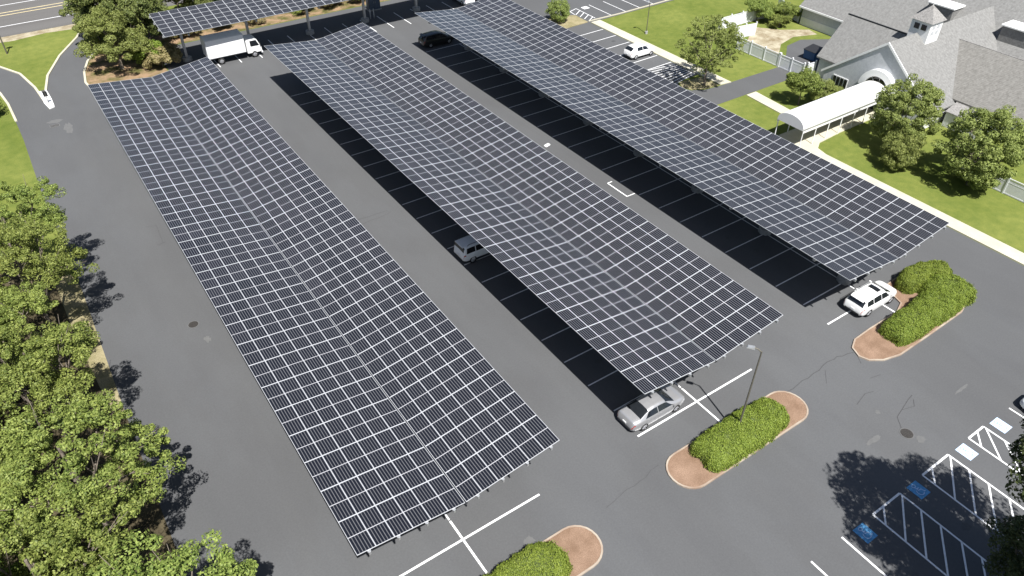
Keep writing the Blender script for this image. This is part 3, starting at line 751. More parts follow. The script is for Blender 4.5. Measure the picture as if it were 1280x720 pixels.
hedge('clipped green hedge on the island at the bottom edge of the view', [(12.7, -9.8, 2.15, 1.35, 1.15), (9.6, -9.85, 1.9, 1.3, 1.1)], 3)
hedge('clipped green hedge on the middle island, around the lamp pole', [(27.9, -9.52, 1.95, 1.32, 1.15), (30.3, -9.5, 2.0, 1.36, 1.22), (32.1, -9.45, 1.2, 1.2, 1.1)], 4)
hedge('long clipped hedge on the right island, its front corner by bare mulch', [(48.0, -9.4, 2.4, 1.2, 1.35), (51.4, -9.3, 2.3, 1.3, 1.4), (54.0, -8.8, 1.75, 1.7, 1.4)], 5)
hedge('short rounded hedge behind the long one, nearest the white estate car', [(53.3, -6.45, 1.85, .95, 1.5), (55.3, -7.0, 1.0, 1.1, 1.4)], 6)
def island(name, pts):
    g = MB(); g.strip(pts, .11, .12, z0=0, closed=True); struct('island_kerb', g, M['footing2'])
    c = (sum(p[0] for p in pts) / len(pts), sum(p[1] for p in pts) / len(pts))
    g = MB(); g.poly(pts, .10, z0=0); struct(name, g, M['mulch'])
M['footing2'] = mat('stained_kerb', (.36, .31, .25), .9, col2=(.24, .165, .12), nscale=.9)
def rpts(x0, x1, y0, y1, r=1.25, n=6):
    P = []
    for cx, cy, a0 in ((x1 - r, y0 + r, -90), (x1 - r, y1 - r, 0), (x0 + r, y1 - r, 90), (x0 + r, y0 + r, 180)):
        for i in range(n + 1):
            a = R(a0 + 90 * i / n); P.append((cx + r * math.cos(a), cy + r * math.sin(a)))
    return P
island('mulch_island', rpts(6.2, 17.25, -11.2, -8.45, 1.35))
island('mulch_island', rpts(23.6, 35.45, -10.85, -8.1, 1.35))
island('mulch_island', [(42.35, -9.2), (42.7, -8.4), (43.6, -7.95), (45.5, -7.85), (49, -7.85), (50.2, -7.4), (50.6, -6.3), (51.2, -5.4), (52.4, -5.3), (54.9, -5.3), (55.7, -6.0), (55.9, -7.2), (55.7, -9.2), (55.0, -10.1), (53.2, -10.65), (49, -10.75), (45, -10.8), (43.5, -10.45), (42.6, -9.85)])
# low bushes scattered on the verge by the small north-east bed
# ------------------------------------------------------------------ lamps and posts
def lamp(label, x, y, h, rz, arm=.9, r=.07):
    t = thing('lamp_post', label, 'lamp post', (x, y, 0), rz, group='lot lamp posts')
    a = MB(); a.tube([(0, 0, 0), (0, 0, h)], [r, r * .7], 10); a.build('pole', M['pole'], t)
    a = MB(); a.cyl((0, 0, 0), (0, 0, .35), .2, 14); a.build('base', M['footing'], t)
    a = MB(); a.tube([(0, 0, h - .05), (arm * .4, 0, h + .12), (arm, 0, h + .18)], [.045, .04, .035], 8); a.build('arm', M['pole'], t)
    a = MB(); a.hexa([(arm - .15, -.13, h + .1), (arm + .34, -.13, h + .1), (arm + .34, .13, h + .1), (arm - .15, .13, h + .1)],
                     [(arm - .1, -.1, h + .22), (arm + .28, -.1, h + .19), (arm + .28, .1, h + .19), (arm - .1, .1, h + .22)])
    hd = a.build('lamp_head', M['steel'], t)
    a = MB(); a.box(arm - .05, -.09, h + .085, arm + .28, .09, h + .098); a.build('lens', M['lens'], hd)
lamp('tall slender lamp post rising from the hedge on the middle island', 29.6, -9.15, 7.5, R(125), .55)
lamp('dark lamp post on the lawn beside the north-east stalls', 72.0, 46.2, 4.3, R(180), .3, .06)
t = thing('sign_post', 'dark wooden post on the verge between the fork and the road', 'post', (-1.25, 86.2, 0))
a = MB(); a.tube([(0, 0, 0), (0, 0, 4.2)], [.09, .075], 8); a.build('post', M['pole'], t)
a = MB(); a.box(-.35, -.02, 3.3, .35, .02, 4.1); a.build('panel', M['pole'], t)
t = thing('keep_right_sign', 'small dark sign on the white tip of the fork island', 'sign', (.75, 67.6, .15))
a = MB(); a.tube([(0, 0, 0), (0, 0, 1.3)], .035, 8); a.build('post', M['pole'], t)
a = MB(); a.box(-.22, -.015, .8, .22, .015, 1.4); a.build('panel', M['dark'], t)
t = thing('utility_box', 'low dark box on the white tip of the fork island', 'utility box', (.72, 70.4, .15))
a = MB(); a.box(-.17, -.22, 0, .17, .22, .35); a.build('case', M['dark'], t)
a = MB(); a.box(-.2, -.25, .35, .2, .25, .4); a.build('lid', M['pole'], t)
# electrical cabinets under the far canopy
t = thing('electrical_cabinet', 'blue-grey inverter cabinet under the far canopy, behind its fourth column', 'cabinet', (45.1, 75.2, 0))
a = MB(); a.box(-.9, -.45, .15, .9, .45, 2.2); a.build('case', M['cupboard'], t)
a = MB(); a.box(-1.0, -.6, 0, 1.0, .6, .14); a.build('plinth', M['footing'], t)
for s in (-1, 1):
    a = MB(); a.box(s * .45 - .4, -.475, .25, s * .45 + .4, -.452, 2.1); dr = a.build('door', M['cupboard'], t)
    a = MB(); a.box(s * .12 - .02, -.51, 1.0, s * .12 + .02, -.477, 1.3); a.build('handle', M['steel'], dr)
for k, xx in enumerate((43.0, 43.55)):
    t = thing('bollard', ['thin steel bollard beside the fourth far-canopy column', 'thin steel bollard nearer the inverter cabinet'][k], 'bollard', (xx, 71.9, 0), group='bollards by the cabinet')
    a = MB(); a.tube([(0, 0, 0), (0, 0, 1.35), (0, 0, 1.4)], [.07, .07, .03], 10); a.build('pipe', M['steel'], t)
t = thing('utility_shed', 'low white roofed shed beyond the bank, at the top of the view', 'shed', (48.4, 80.4, 0))
a = MB(); a.box(-1.4, -1, 0, 1.4, 1, 1.9); a.build('wall', M['vinyl'], t)
a = MB(); a.box(-1.6, -1.2, 1.9, 1.6, 1.2, 2.05); a.build('roof', M['white'], t)

# ------------------------------------------------------------------ vehicles
def interp(tab, x):
    if x <= tab[0][0]: return tab[0][1]
    for (a, b), (c, d) in zip(tab, tab[1:]):
        if x <= c:
            t = (x - a) / (c - a); return b + (d - b) * t
    return tab[-1][1]
class CarShape:
    def __init__(s, top, belt, wid, zb, roofw): s.top, s.belt, s.wid, s.zb, s.rw = top, belt, wid, zb, roofw
    def ring(s, x):
        tp, be, w = interp(s.top, x), interp(s.belt, x), interp(s.wid, x)
        be = min(be, tp - .03); t = max(0, min(1, (tp - be) / .42)); t = t * t * (3 - 2 * t)
        wr = (w * .86) * (1 - t) + s.rw * t; dr = .02 + .07 * t; zb = interp(s.zb, x)
        return [(0, zb), (w * .86, zb), (w * .975, zb + .10), (w, zb + .5 * (be - zb)), (w * .985, be - .07), (w * .955, be), (wr, tp - dr), (wr * .80, tp - dr * .25), (0, tp + .01)]
    def pt(s, x, v):        # v in 0..8
        P = s.ring(x); i = min(int(v), 7); t = v - i; return Vector((x, P[i][0] + (P[i + 1][0] - P[i][0]) * t, P[i][1] + (P[i + 1][1] - P[i][1]) * t))
    def patch(s, mb, x0, x1, v0, v1, off, side=1, nx=8, nv=6, xf=None):
        vs = []
        for i in range(nx + 1):
            for j in range(nv + 1):
                v = v0 + (v1 - v0) * j / nv
                a, b = (x0, x1) if xf is None else xf((v - v0) / (v1 - v0))
                x = a + (b - a) * i / nx; e = .02
                p = s.pt(x, v); dx = s.pt(x + e, v) - s.pt(x - e, v); dv = s.pt(x, min(8, v + .05)) - s.pt(x, max(0, v - .05))
                n = dx.cross(dv); n = n.normalized() if n.length > 0 else Vector((0, 0, 1))
                c = Vector((0, 0, .7)); 
                if n.dot(p - Vector((x, 0, .7))) < 0: n = -n
                if abs(p.y) < 1e-4: n.y = 0
                p = p + n * off; vs.append((p.x, p.y * side, p.z))
        fs = []
        for i in range(nx):
            for j in range(nv):
                q_ = (i * (nv + 1) + j, (i + 1) * (nv + 1) + j, (i + 1) * (nv + 1) + j + 1, i * (nv + 1) + j + 1)
                fs.append(q_ if side > 0 else q_[::-1])
        mb.add(vs, fs, 0, True)
    def body(s, n=56):
        x0, x1 = s.top[0][0], s.top[-1][0]; mb = MB(); NV = 32; rings = []
        for i in range(n + 1):
            x = x0 + (x1 - x0) * i / n
            half = [s.pt(x, 8 * j / NV) for j in range(NV + 1)]
            rings.append([(p.x, p.y, p.z) for p in half] + [(p.x, -p.y, p.z) for p in reversed(half[1:-1])])
        m = len(rings[0]); vs = [p for r_ in rings for p in r_]
        fs = [(i * m + k, (i + 1) * m + k, (i + 1) * m + (k + 1) % m, i * m + (k + 1) % m) for i in range(n) for k in range(m)]
        fs = [f[::-1] for f in fs]
        mb.add(vs, fs, 0, True)
        mb.add(rings[0], [tuple(range(m))[::-1]], 0); mb.add(rings[-1], [tuple(range(m))], 0)
        return mb
def wheel(parent, x, y, r, w, name='wheel'):
    sgn = 1 if y > 0 else -1
    t = MB(); prof = [(r * .62, -w / 2), (r * .93, -w / 2), (r, -w / 2 + .04), (r, w / 2 - .04), (r * .93, w / 2), (r * .62, w / 2)]
    n = 28; vs = []
    for k in range(n):
        a = 2 * math.pi * k / n
        for rr, yy in prof: vs.append((rr * math.cos(a), yy, rr * math.sin(a)))
    m = len(prof); fs = [(k * m + i, ((k + 1) % n) * m + i, ((k + 1) % n) * m + i + 1, k * m + i + 1) for k in range(n) for i in range(m - 1)]
    t.add(vs, fs, 0, True)
    wh = t.build(name, M['rubber'], parent, loc=(x, y, r))
    b = MB(); yy = sgn * (w / 2 - .03)
    b.cyl((0, yy - .02 * sgn, 0), (0, yy, 0), r * .62, 24)
    for k in range(5):
        a = 2 * math.pi * k / 5; ca, sa = math.cos(a), math.sin(a)
        b.tube([(ca * r * .08, yy + .012 * sgn, sa * r * .08), (ca * r * .58, yy + .012 * sgn, sa * r * .58)], [.05, .035], 6)
    b.build('rim', M['rim'], wh)
    return wh
def cut_arches(o, xs, r, w, hw):
    cut = MB()
    for x in xs:
        for sg in (-1, 1): cut.cyl((x, sg * (hw - .30), r + .01), (x, sg * (hw + .3), r + .01), r * 1.16, 24)
    co = cut.build('cut', M['black'])
    # orient cutter faces outwards
    bm = bmesh.new(); bm.from_mesh(co.data); bmesh.ops.remove_doubles(bm, verts=bm.verts, dist=1e-5); bmesh.ops.recalc_face_normals(bm, faces=bm.faces); bm.to_mesh(co.data); bm.free()
    bm = bmesh.new(); bm.from_mesh(o.data); bmesh.ops.remove_doubles(bm, verts=bm.verts, dist=1e-5); bmesh.ops.recalc_face_normals(bm, faces=bm.faces); bm.to_mesh(o.data); bm.free()
    md = o.modifiers.new('b', 'BOOLEAN'); md.object = co; md.operation = 'DIFFERENCE'; md.solver = 'EXACT'
    dg = bpy.context.evaluated_depsgraph_get(); me = bpy.data.meshes.new_from_object(o.evaluated_get(dg))
    o.modifiers.clear(); o.data = me; me.name = 'body'; bpy.data.objects.remove(co)
def plate(parent, x, z, s):
    a = MB(); a.box(x - .01 * 1, -.16, z - .06, x + .01, .16, z + .06); a.build('number_plate', M['white'], parent)
def make_car(name, label, kind, paint, loc, rz, cat='car', group='parked cars', rack=False, sunroof=False):
    t = thing(name, label, cat, loc, rz, group)
    if kind == 'sedan':
        sh = CarShape([(-2.42, .60), (-2.40, .88), (-2.30, 1.03), (-2.05, 1.09), (-1.72, 1.12), (-1.35, 1.25), (-.95, 1.38), (-.5, 1.45), (0, 1.46), (.4, 1.42), (.8, 1.27), (1.2, 1.08), (1.32, 1.03), (1.8, .97), (2.15, .87), (2.36, .72), (2.42, .55)],
                      [(-2.42, .55), (-2.3, .88), (-1.8, .97), (-1.2, .97), (1.2, .90), (1.9, .82), (2.3, .66), (2.42, .5)],
                      [(-2.42, .66), (-2.36, .78), (-2.2, .85), (-1.8, .90), (-1, .925), (1, .925), (1.8, .89), (2.15, .82), (2.34, .70), (2.42, .55)],
                      [(-2.42, .36), (-2.2, .24), (-1.9, .2), (2, .2), (2.42, .26)], .60)
        wx, wr = (-1.42, 1.42), .33; wind = (.52, 1.24); rear = (-1.72, -.98); sidew = [(-1.28, -.28), (-.22, .98)]; tailv = (3.6, 4.9)
    elif kind == 'suv':
        sh = CarShape([(-2.36, .62), (-2.34, .95), (-2.28, 1.10), (-2.05, 1.42), (-1.85, 1.57), (-1.5, 1.62), (-.5, 1.66), (.1, 1.63), (.45, 1.56), (.85, 1.36), (1.2, 1.16), (1.35, 1.10), (1.85, 1.03), (2.15, .93), (2.32, .75), (2.36, .55)],
                      [(-2.36, .58), (-2.28, .98), (-1.8, 1.06), (1.2, .98), (1.9, .90), (2.25, .70), (2.36, .5)],
                      [(-2.36, .74), (-2.28, .84), (-2, .91), (-1, .94), (1, .94), (1.8, .90), (2.1, .84), (2.28, .72), (2.36, .58)],
                      [(-2.36, .42), (-2.1, .3), (-1.9, .27), (2, .27), (2.36, .32)], .66)
        wx, wr = (-1.38, 1.40), .36; wind = (.50, 1.26); rear = (-2.26, -1.92); sidew = [(-1.86, -1.1), (-1.04, -.12), (-.06, .98)]; tailv = (3.3, 5.0)
    elif kind == 'hatch':
        sh = CarShape([(-2.1, .60), (-2.09, .95), (-2.03, 1.12), (-1.82, 1.34), (-1.5, 1.50), (-1.0, 1.57), (-.3, 1.59), (.15, 1.56), (.5, 1.47), (.9, 1.24), (1.2, 1.06), (1.65, .99), (1.93, .88), (2.08, .70), (2.12, .52)],
                      [(-2.1, .56), (-2.03, .98), (-1.6, 1.02), (1.1, .95), (1.7, .87), (2.0, .68), (2.12, .48)],
                      [(-2.1, .70), (-2.03, .80), (-1.8, .87), (-1, .91), (.9, .91), (1.6, .87), (1.9, .80), (2.05, .70), (2.12, .55)],
                      [(-2.1, .40), (-1.9, .28), (-1.7, .25), (1.8, .25), (2.12, .3)], .62)
        wx, wr = (-1.28, 1.30), .33; wind = (.52, 1.12); rear = (-2.0, -1.55); sidew = [(-1.1, -.2), (-.14, .86)]; tailv = (3.3, 5.0)
    else:   # boxy
        sh = CarShape([(-2.2, .62), (-2.19, 1.05), (-2.15, 1.25), (-2.05, 1.62), (-1.95, 1.70), (-1.5, 1.73), (.0, 1.73), (.35, 1.68), (.7, 1.42), (.98, 1.18), (1.1, 1.14), (1.9, 1.08), (2.12, .98), (2.2, .6)],
                      [(-2.2, .6), (-2.15, 1.04), (.9, 1.02), (1.9, .98), (2.2, .55)],
                      [(-2.2, .80), (-2.12, .87), (-1.8, .91), (1.7, .91), (2.05, .84), (2.2, .72)],
                      [(-2.2, .45), (-1.9, .32), (2, .32), (2.2, .4)], .74)
        wx, wr = (-1.32, 1.36), .36; wind = (.36, 1.0); rear = (-2.14, -2.0); sidew = [(-1.9, -1.05), (-.98, -.1), (-.04, .74)]; tailv = (3.3, 5.0)
    hw = max(a[1] for a in sh.wid)
    bd = sh.body().build('body', M[paint], t); cut_arches(bd, wx, wr, .2, hw)
    ws = MB()
    for sd_ in (1, -1): sh.patch(ws, wind[0], wind[1], 6.05, 8, .008, sd_)
    ws.build('windscreen', M['glass'], t)
    rw = MB()
    for sd_ in (1, -1): sh.patch(rw, rear[0], rear[1], 6.08, 8, .008, sd_)
    rw.build('rear_window', M['glass'], t)
    for sd_ in (1, -1):
        for k, (a_, b_) in enumerate(sidew):
            dn = k - (len(sidew) - 2)
            wn = MB()
            def xf(v, a_=a_, b_=b_, k=k):
                lo = a_ + ((.30 if kind == 'sedan' else .08) * v if k == 0 else 0) - (.10 * (1 - v) if (k == 0 and kind == 'sedan') else 0)
                hi = b_ - ((.40 if kind != 'boxy' else .25) * v if k == len(sidew) - 1 else 0) + (.06 * (1 - v) if k == len(sidew) - 1 else 0)
                return lo, hi
            if dn >= 0:
                dr = MB(); sh.patch(dr, a_ - .02, b_ + .02, 2.1, 5.0, .005, sd_); d_ = dr.build('door', M[paint], t)
                h_ = MB(); p = sh.pt(a_ + .14, 4.4); h_.cbox((p.x, sd_ * (p.y + .02), p.z - .02), (.16, .03, .03)); h_.build('handle', M[paint], d_)
                sh.patch(wn, a_, b_, 5.12, 5.92, .010, sd_, xf=xf); wn.build('window', M['glass'], d_)
            else:
                sh.patch(wn, a_, b_, 5.12, 5.92, .010, sd_, xf=xf); wn.build('window', M['glass'], t)
        x0, x1 = sh.top[0][0], sh.top[-1][0]
        tl = MB(); sh.patch(tl, x0 + .01, x0 + .22, 3.9 if kind != 'sedan' else 4.0, 4.9, .010, sd_, 4, 3); tl.build('taillight', M['red'], t)
        hl = MB(); sh.patch(hl, x1 - .34, x1 - .07, 3.6, 4.9, .010, sd_, 4, 3); hl.build('headlight', M['lens'], t)
        mr = MB(); bx = wind[1] - .18; be = interp(sh.belt, bx); mr.hexa([(bx - .08, sd_ * .9, be + .02), (bx + .08, sd_ * .9, be + .02), (bx + .06, sd_ * 1.09, be + .03), (bx - .06, sd_ * 1.09, be + .03)],
                [(bx - .08, sd_ * .9, be + .14), (bx + .08, sd_ * .9, be + .14), (bx + .04, sd_ * 1.08, be + .15), (bx - .05, sd_ * 1.08, be + .15)])
        mr.build('mirror', M[paint], t)
        if rack:
            rr = MB(); rr.tube([(-1.7, sd_ * .62, 1.60 + (.12 if kind == 'boxy' else .03)), (-1.55, sd_ * .62, 1.72 + (.09 if kind == 'boxy' else 0)), (.1, sd_ * .62, 1.73 + (.09 if kind == 'boxy' else 0)), (.3, sd_ * .62, 1.62 + (.12 if kind == 'boxy' else 0))], .022, 6)
            rr.build('roof_rail', M['black'] if kind == 'boxy' else M['steel'], t)
    for x in wx:
        for sd_ in (1, -1): wheel(t, x, sd_ * (hw - .115), wr, .22)
    bp = MB(); x0, x1 = sh.top[0][0], sh.top[-1][0]
    bp.box(x0 - .015, -.62, .40, x0 + .06, .62, .50); bp.build('rear_bumper_trim', M['black'], t)
    bp = MB(); bp.box(x1 - .06, -.5, .34, x1 + .012, .5, .50); bp.build('grille', M['black'], t)
    a = MB(); a.box(x0 - .03, -.16, .62, x0 - .0, .16, .74); a.build('number_plate', M['white'], t)
    un_ = MB(); un_.box(-1.9, -.66, .17, 1.9, .66, .30); un_.build('underside', M['black'], t)
    if sunroof:
        a = MB()
        for sd_ in (1, -1): sh.patch(a, -.35, .2, 7.15, 8, .006, sd_, 4, 3)
        a.build('sunroof', M['glass'], t)
    if kind in ('suv', 'boxy'):
        a = MB(); a.hexa([(-2.22, -.55, 1.54), (-1.9, -.55, 1.60), (-1.9, .55, 1.60), (-2.22, .55, 1.54)], [(-2.20, -.55, 1.57), (-1.9, -.55, 1.64), (-1.9, .55, 1.64), (-2.20, .55, 1.57)]) if kind == 'suv' else a.box(-2.17, -.6, 1.68, -1.9, .6, 1.72)
        a.build('spoiler', M[paint], t)
    return t
make_car('sedan', 'silver sedan parked half under the near end of the middle canopy', 'sedan', 'car_silver', (26.2, -4.65, Z1), R(0), group='parked cars')
make_car('estate_car', 'white estate car with roof rails parked beside the right hedge island', 'suv', 'car_white', (48.1, -5.95, Z1), R(0), rack=True, sunroof=True)
make_car('boxy_car', 'pale boxy car with black roof bars in the shade of the middle canopy', 'boxy', 'car_grey', (26.35, 16.75, Z1), R(0), rack=True)
make_car('hatchback', 'white hatchback parked in the open stalls by the north-east sidewalk', 'hatch', 'car_white', (66.1, 41.1, Z1), R(0))
make_car('dark_car', 'black car in the deep shade at the far end of the lawn-side canopy', 'suv', 'car_black', (46.3, 58.9, Z1), R(0))
make_car('grey_car', 'pale grey car under the far canopy at the top of the view', 'suv', 'car_grey', (57.6, 70.9, Z1), R(90))
make_car('parked_car', 'white car with only the corner of its bonnet inside the right edge of the view', 'sedan', 'car_white', (47.85, -20.6, Z1), R(90))

def truck():
    t = thing('box_truck', 'white box truck parked under the edge of the far canopy', 'truck', (19.1, 68.75, Z1), R(-1)); t.scale = (.93, .96, .97)
    W = 1.08
    a = MB(); z0, z1 = 1.0, 3.35
    a.box(0, -W, z0, 5.0, W, z1); a.build('cargo_box', M['white'], t)
    a = MB()
    for y in (-W - .012, W + .012):
        a.box(0, y - .012, z0, 5.0, y + .012, z0 + .07); a.box(0, y - .012, z1 - .07, 5.0, y + .012, z1)
    for x in (-.012, 5.012):
        for y in (-W, W): a.box(x - .03, y - .03, z0, x + .03, y + .03, z1)
    a.build('edge_trim', M['frame'], t)
    a = MB(); a.box(-.03, -W + .12, z0 + .1, -.004, W - .12, z1 - .12); rd = a.build('rear_door', M['vinyl'], t)
    a = MB(); a.box(-.07, -.1, 1.4, -.03, .1, 1.46); a.build('handle', M['steel'], rd)
    a = MB(); a.box(.1, -.45, .62, 7.0, -.30, .98); a.box(.1, .30, .62, 7.0, .45, .98); a.box(-.25, -.95, .5, -.1, .95, .68); a.build('chassis', M['dark'], t)
    # cab: side profile extruded across, slightly tapered to the roof
    prof = [(5.25, .62), (7.05, .62), (7.2, .75), (7.2, 1.15), (7.08, 1.42), (6.72, 2.28), (6.45, 2.42), (5.35, 2.42), (5.25, 2.3)]
    vs = []
    for s in (-1, 1):
        for x, z in prof: vs.append((x, s * (.98 if z < 1.5 else .9), z))
    n = len(prof); a = MB(); a.add(vs, [tuple(range(n)), tuple(range(n, 2 * n))[::-1]] + [(i, n + i, n + (i + 1) % n, (i + 1) % n) for i in range(n)])
    bm_ = a.build('cab', M['white'], t); bm = bmesh.new(); bm.from_mesh(bm_.data); bmesh.ops.recalc_face_normals(bm, faces=bm.faces)
    bmesh.ops.bevel(bm, geom=[e for e in bm.edges], offset=.05, segments=2, affect='EDGES'); bm.to_mesh(bm_.data); bm.free()
    a = MB(); a.hexa([(6.75, -.80, 2.22), (7.09, -.86, 1.46), (7.09, .86, 1.46), (6.75, .80, 2.22)], [(6.78, -.80, 2.235), (7.12, -.86, 1.475), (7.12, .86, 1.475), (6.78, .80, 2.235)]); a.build('windscreen', M['glass'], t)
    for s in (-1, 1):
        a = MB(); y = s * .935
        a.add([(5.75, s * .985, 1.48), (6.95, s * .985, 1.48), (6.62, s * .925, 2.2), (5.75, s * .925, 2.2), (5.75, s * .955, 1.48), (6.95, s * .955, 1.48), (6.62, s * .895, 2.2), (5.75, s * .895, 2.2)],
              [(0, 1, 2, 3), (4, 5, 6, 7), (0, 1, 5, 4), (1, 2, 6, 5), (2, 3, 7, 6), (3, 0, 4, 7)])
        dd = MB(); dd.box(5.62, s * .97 - .02, .85, 6.5, s * .97 + .02, 1.46); do = dd.build('door', M['white'], t)
        a.build('window', M['glass'], do)
        h = MB(); h.box(5.68, s * 1.0 - .015, 1.3, 5.82, s * 1.0 + .015, 1.34); h.build('handle', M['black'], do)
        m_ = MB(); m_.box(7.0, s * 1.13 - .08, 1.5, 7.06, s * 1.13 + .08, 1.95); m_.tube([(7.0, s * .93, 1.6), (7.03, s * 1.1, 1.6)], .015, 5); m_.build('mirror', M['black'], t)
        hl = MB(); hl.box(7.19, s * .7 - .14, .85, 7.225, s * .7 + .14, 1.02); hl.build('headlight', M['lens'], t)
        tl = MB(); tl.box(-.27, s * .8 - .1, .53, -.25, s * .8 + .1, .63); tl.build('taillight', M['red'], t)
        wheel(t, 6.15, s * .86, .42, .26); wheel(t, 1.6, s * .86, .42, .30)
    a = MB(); a.box(7.1, -.95, .45, 7.3, .95, .66); a.build('bumper', M['vinyl'], t)
truck()

# ------------------------------------------------------------------ the grey shingled building
def slope(mb, a, b, c, d, th=.16, mi=0):
    """roof plane a,b,c,d (ccw seen from above) thickened downwards"""
    low = [(p[0], p[1], p[2] - th) for p in (a, b, c, d)]
    mb.hexa(low, [a, b, c, d], mi)
def building():
    t = thing('shingled_building', 'grey shingled building with gabled entrance and cupola beyond the lawn', 'building', (78, 15, 0))
    ox, oy = 78, 15
    def B(mb, name, m, par=None):
        mb.v = [(x - ox, y - oy, z) for x, y, z in mb.v]; return mb.build(name, m, par or t)
    # entrance gable, ridge along x
    ry, rz_ = 15.3, 7.67; x0 = 77.75; e0, e1, ez = 8.3, 22.3, 2.1
    w = MB(); pr = [(8.7, 0), (21.9, 0), (21.9, 2.25), (ry, 7.45), (8.7, 2.25)]
    n = 5; vs = [(77.86, y, z) for y, z in pr] + [(92.2, y, z) for y, z in pr]
    w.add(vs, [tuple(range(n))[::-1], tuple(range(n, 2 * n))] + [(i, (i + 1) % n, n + (i + 1) % n, n + i) for i in range(n)])
    B(w, 'wall', M['wallshingle'])
    r_ = MB(); slope(r_, (x0, e0, ez), (99.5, e0, ez), (99.5, ry, rz_), (x0, ry, rz_)); slope(r_, (x0, ry, rz_), (99.5, ry, rz_), (99.5, e1, ez), (x0, e1, ez))
    B(r_, 'roof', M['roof'])
    tr = MB()
    for (ya, za, yb, zb_) in ((e0, ez, ry, rz_), (e1, ez, ry, rz_)):
        s = 1 if yb > ya else -1
        q_ = [(x0 - .03, ya, za + .03), (x0 + .05, ya, za + .03), (x0 + .05, yb, zb_ + .03), (x0 - .05, yb, zb_ + .03)]
        lo = [(x, y, z - .30) for x, y, z in q_]
        if s < 0: q_.reverse(); lo.reverse()
        tr.hexa(lo, q_)
    B(tr, 'rake_board', M['white'])
    sb = MB(); sb.box(x0 + .1, 8.68, .02, 81.2, 8.7, 2.2); sb.box(77.8, 8.55, 0, 78.05, 8.69, 2.2); B(sb, 'side_wall', M['white'])
    # wing running towards the viewer's right, ridge along y
    wr_ = MB(); slope(wr_, (82.5, -16, 2.5), (89.2, -16, 6.2), (89.2, 14.3, 6.2), (82.5, 14.3, 2.5)); slope(wr_, (89.2, -16, 6.2), (95.9, -16, 2.5), (95.9, 14.3, 2.5), (89.2, 14.3, 6.2))
    B(wr_, 'roof', M['roofbrown'])
    ww = MB(); ww.box(83, -15.6, 0, 95.2, 8.6, 2.5); B(ww, 'wall', M['wallshingle'])
    rc = MB(); rc.hexa([(89.12, -16.05, 6.14), (89.28, -16.05, 6.14), (89.28, 13.5, 6.14), (89.12, 13.5, 6.14)], [(89.14, -16.05, 6.24), (89.26, -16.05, 6.24), (89.26, 13.5, 6.24), (89.14, 13.5, 6.24)]); B(rc, 'ridge_cap', M['cuproof'])
    lean = MB(); slope(lean, (80.7, 4.2, 1.75), (82.9, 4.2, 2.45), (82.9, 8.2, 2.45), (80.7, 8.2, 1.75), .1); B(lean, 'lean_to_roof', M['cuproof'])
    lw = MB(); lw.box(80.85, 4.35, 0, 82.95, 8.1, 1.7); B(lw, 'lean_to_wall', M['wallshingle'])
    # low gable wing behind the entrance
    mr = MB(); slope(mr, (79.5, 14.5, 2.6), (83.7, 14.5, 6.85), (83.7, 24.5, 6.85), (79.5, 24.5, 2.6)); slope(mr, (83.7, 14.5, 6.85), (88, 14.5, 2.6), (88, 24.5, 2.6), (83.7, 24.5, 6.85))
    B(mr, 'roof', M['roof'])
    mw_ = MB(); pr = [(79.85, 0), (79.85, 2.7), (83.7, 6.6), (87.6, 2.7), (87.6, 0)]
    vs = [(x, 22.0, z) for x, z in pr] + [(x, 24.2, z) for x, z in pr]
    mw_.add(vs, [tuple(range(5)), tuple(range(5, 10))[::-1]] + [(i, 5 + i, 5 + (i + 1) % 5, (i + 1) % 5) for i in range(5)]); B(mw_, 'wall', M['wallshingle'])
    rc = MB(); rc.box(83.62, 16.5, 6.8, 83.78, 24.52, 6.92); B(rc, 'ridge_cap', M['dark'])
    # tall long block at the back, ridge along y
    vr = MB(); slope(vr, (92.2, -18, 2.6), (104, -18, 12.04), (104, 37.3, 12.04), (92.2, 37.3, 2.6)); slope(vr, (104, -18, 12.04), (115.8, -18, 2.6), (115.8, 37.3, 2.6), (104, 37.3, 12.04))
    B(vr, 'roof', M['roof'])
    vw = MB(); pr = [(92.6, 0), (92.6, 2.7), (104, 11.8), (115.4, 2.7), (115.4, 0)]
    vs = [(x, -17.7, z) for x, z in pr] + [(x, 36.9, z) for x, z in pr]
    vw.add(vs, [tuple(range(5)), tuple(range(5, 10))[::-1]] + [(i, 5 + i, 5 + (i + 1) % 5, (i + 1) % 5) for i in range(5)]); B(vw, 'wall', M['wallshingle'])
    vt = MB(); vt.box(92.56, 24.6, .02, 92.598, 36.9, 1.1); B(vt, 'white_wall_base', M['vinyl'])
    ft = MB(); ft.box(92.1, -18, 2.36, 92.2, 37.3, 2.58); B(ft, 'fascia', M['white'])
    dd = MB(); dd.box(92.55, 29.0, .02, 92.597, 30.0, 2.1); B(dd, 'door', M['dark'])
    for (ya, yb, xa) in ((18.2, 21.4, 95.4), (8.9, 12.1, 95.4)):
        m_ = MB(); m_.box(xa, ya, 4.6, xa + 3.4, yb, 6.9); mo = B(m_, 'roof_monitor', M['roof'])
        m2 = MB(); m2.box(xa - .15, ya - .15, 6.9, xa + 3.6, yb + .15, 7.05); B(m2, 'monitor_lid', M['fabric'], mo)
    # cupola
    cx, cy, hwx = 84.1, 15.2, 1.15
    c = MB(); c.box(cx - hwx, cy - hwx, 6.4, cx + hwx, cy + hwx, 9.0); cu = B(c, 'cupola', M['white'])
    k = MB(); ap = (cx, cy, 10.5); e = hwx + .22
    k.add([(cx - e, cy - e, 9.0), (cx + e, cy - e, 9.0), (cx + e, cy + e, 9.0), (cx - e, cy + e, 9.0), ap, (cx - e * .45, cy - e * .45, 9.95), ], [(3, 2, 1, 0), (0, 1, 4), (1, 2, 4), (2, 3, 4), (3, 0, 4)]); B(k, 'cupola_roof', M['cuproof'], cu)
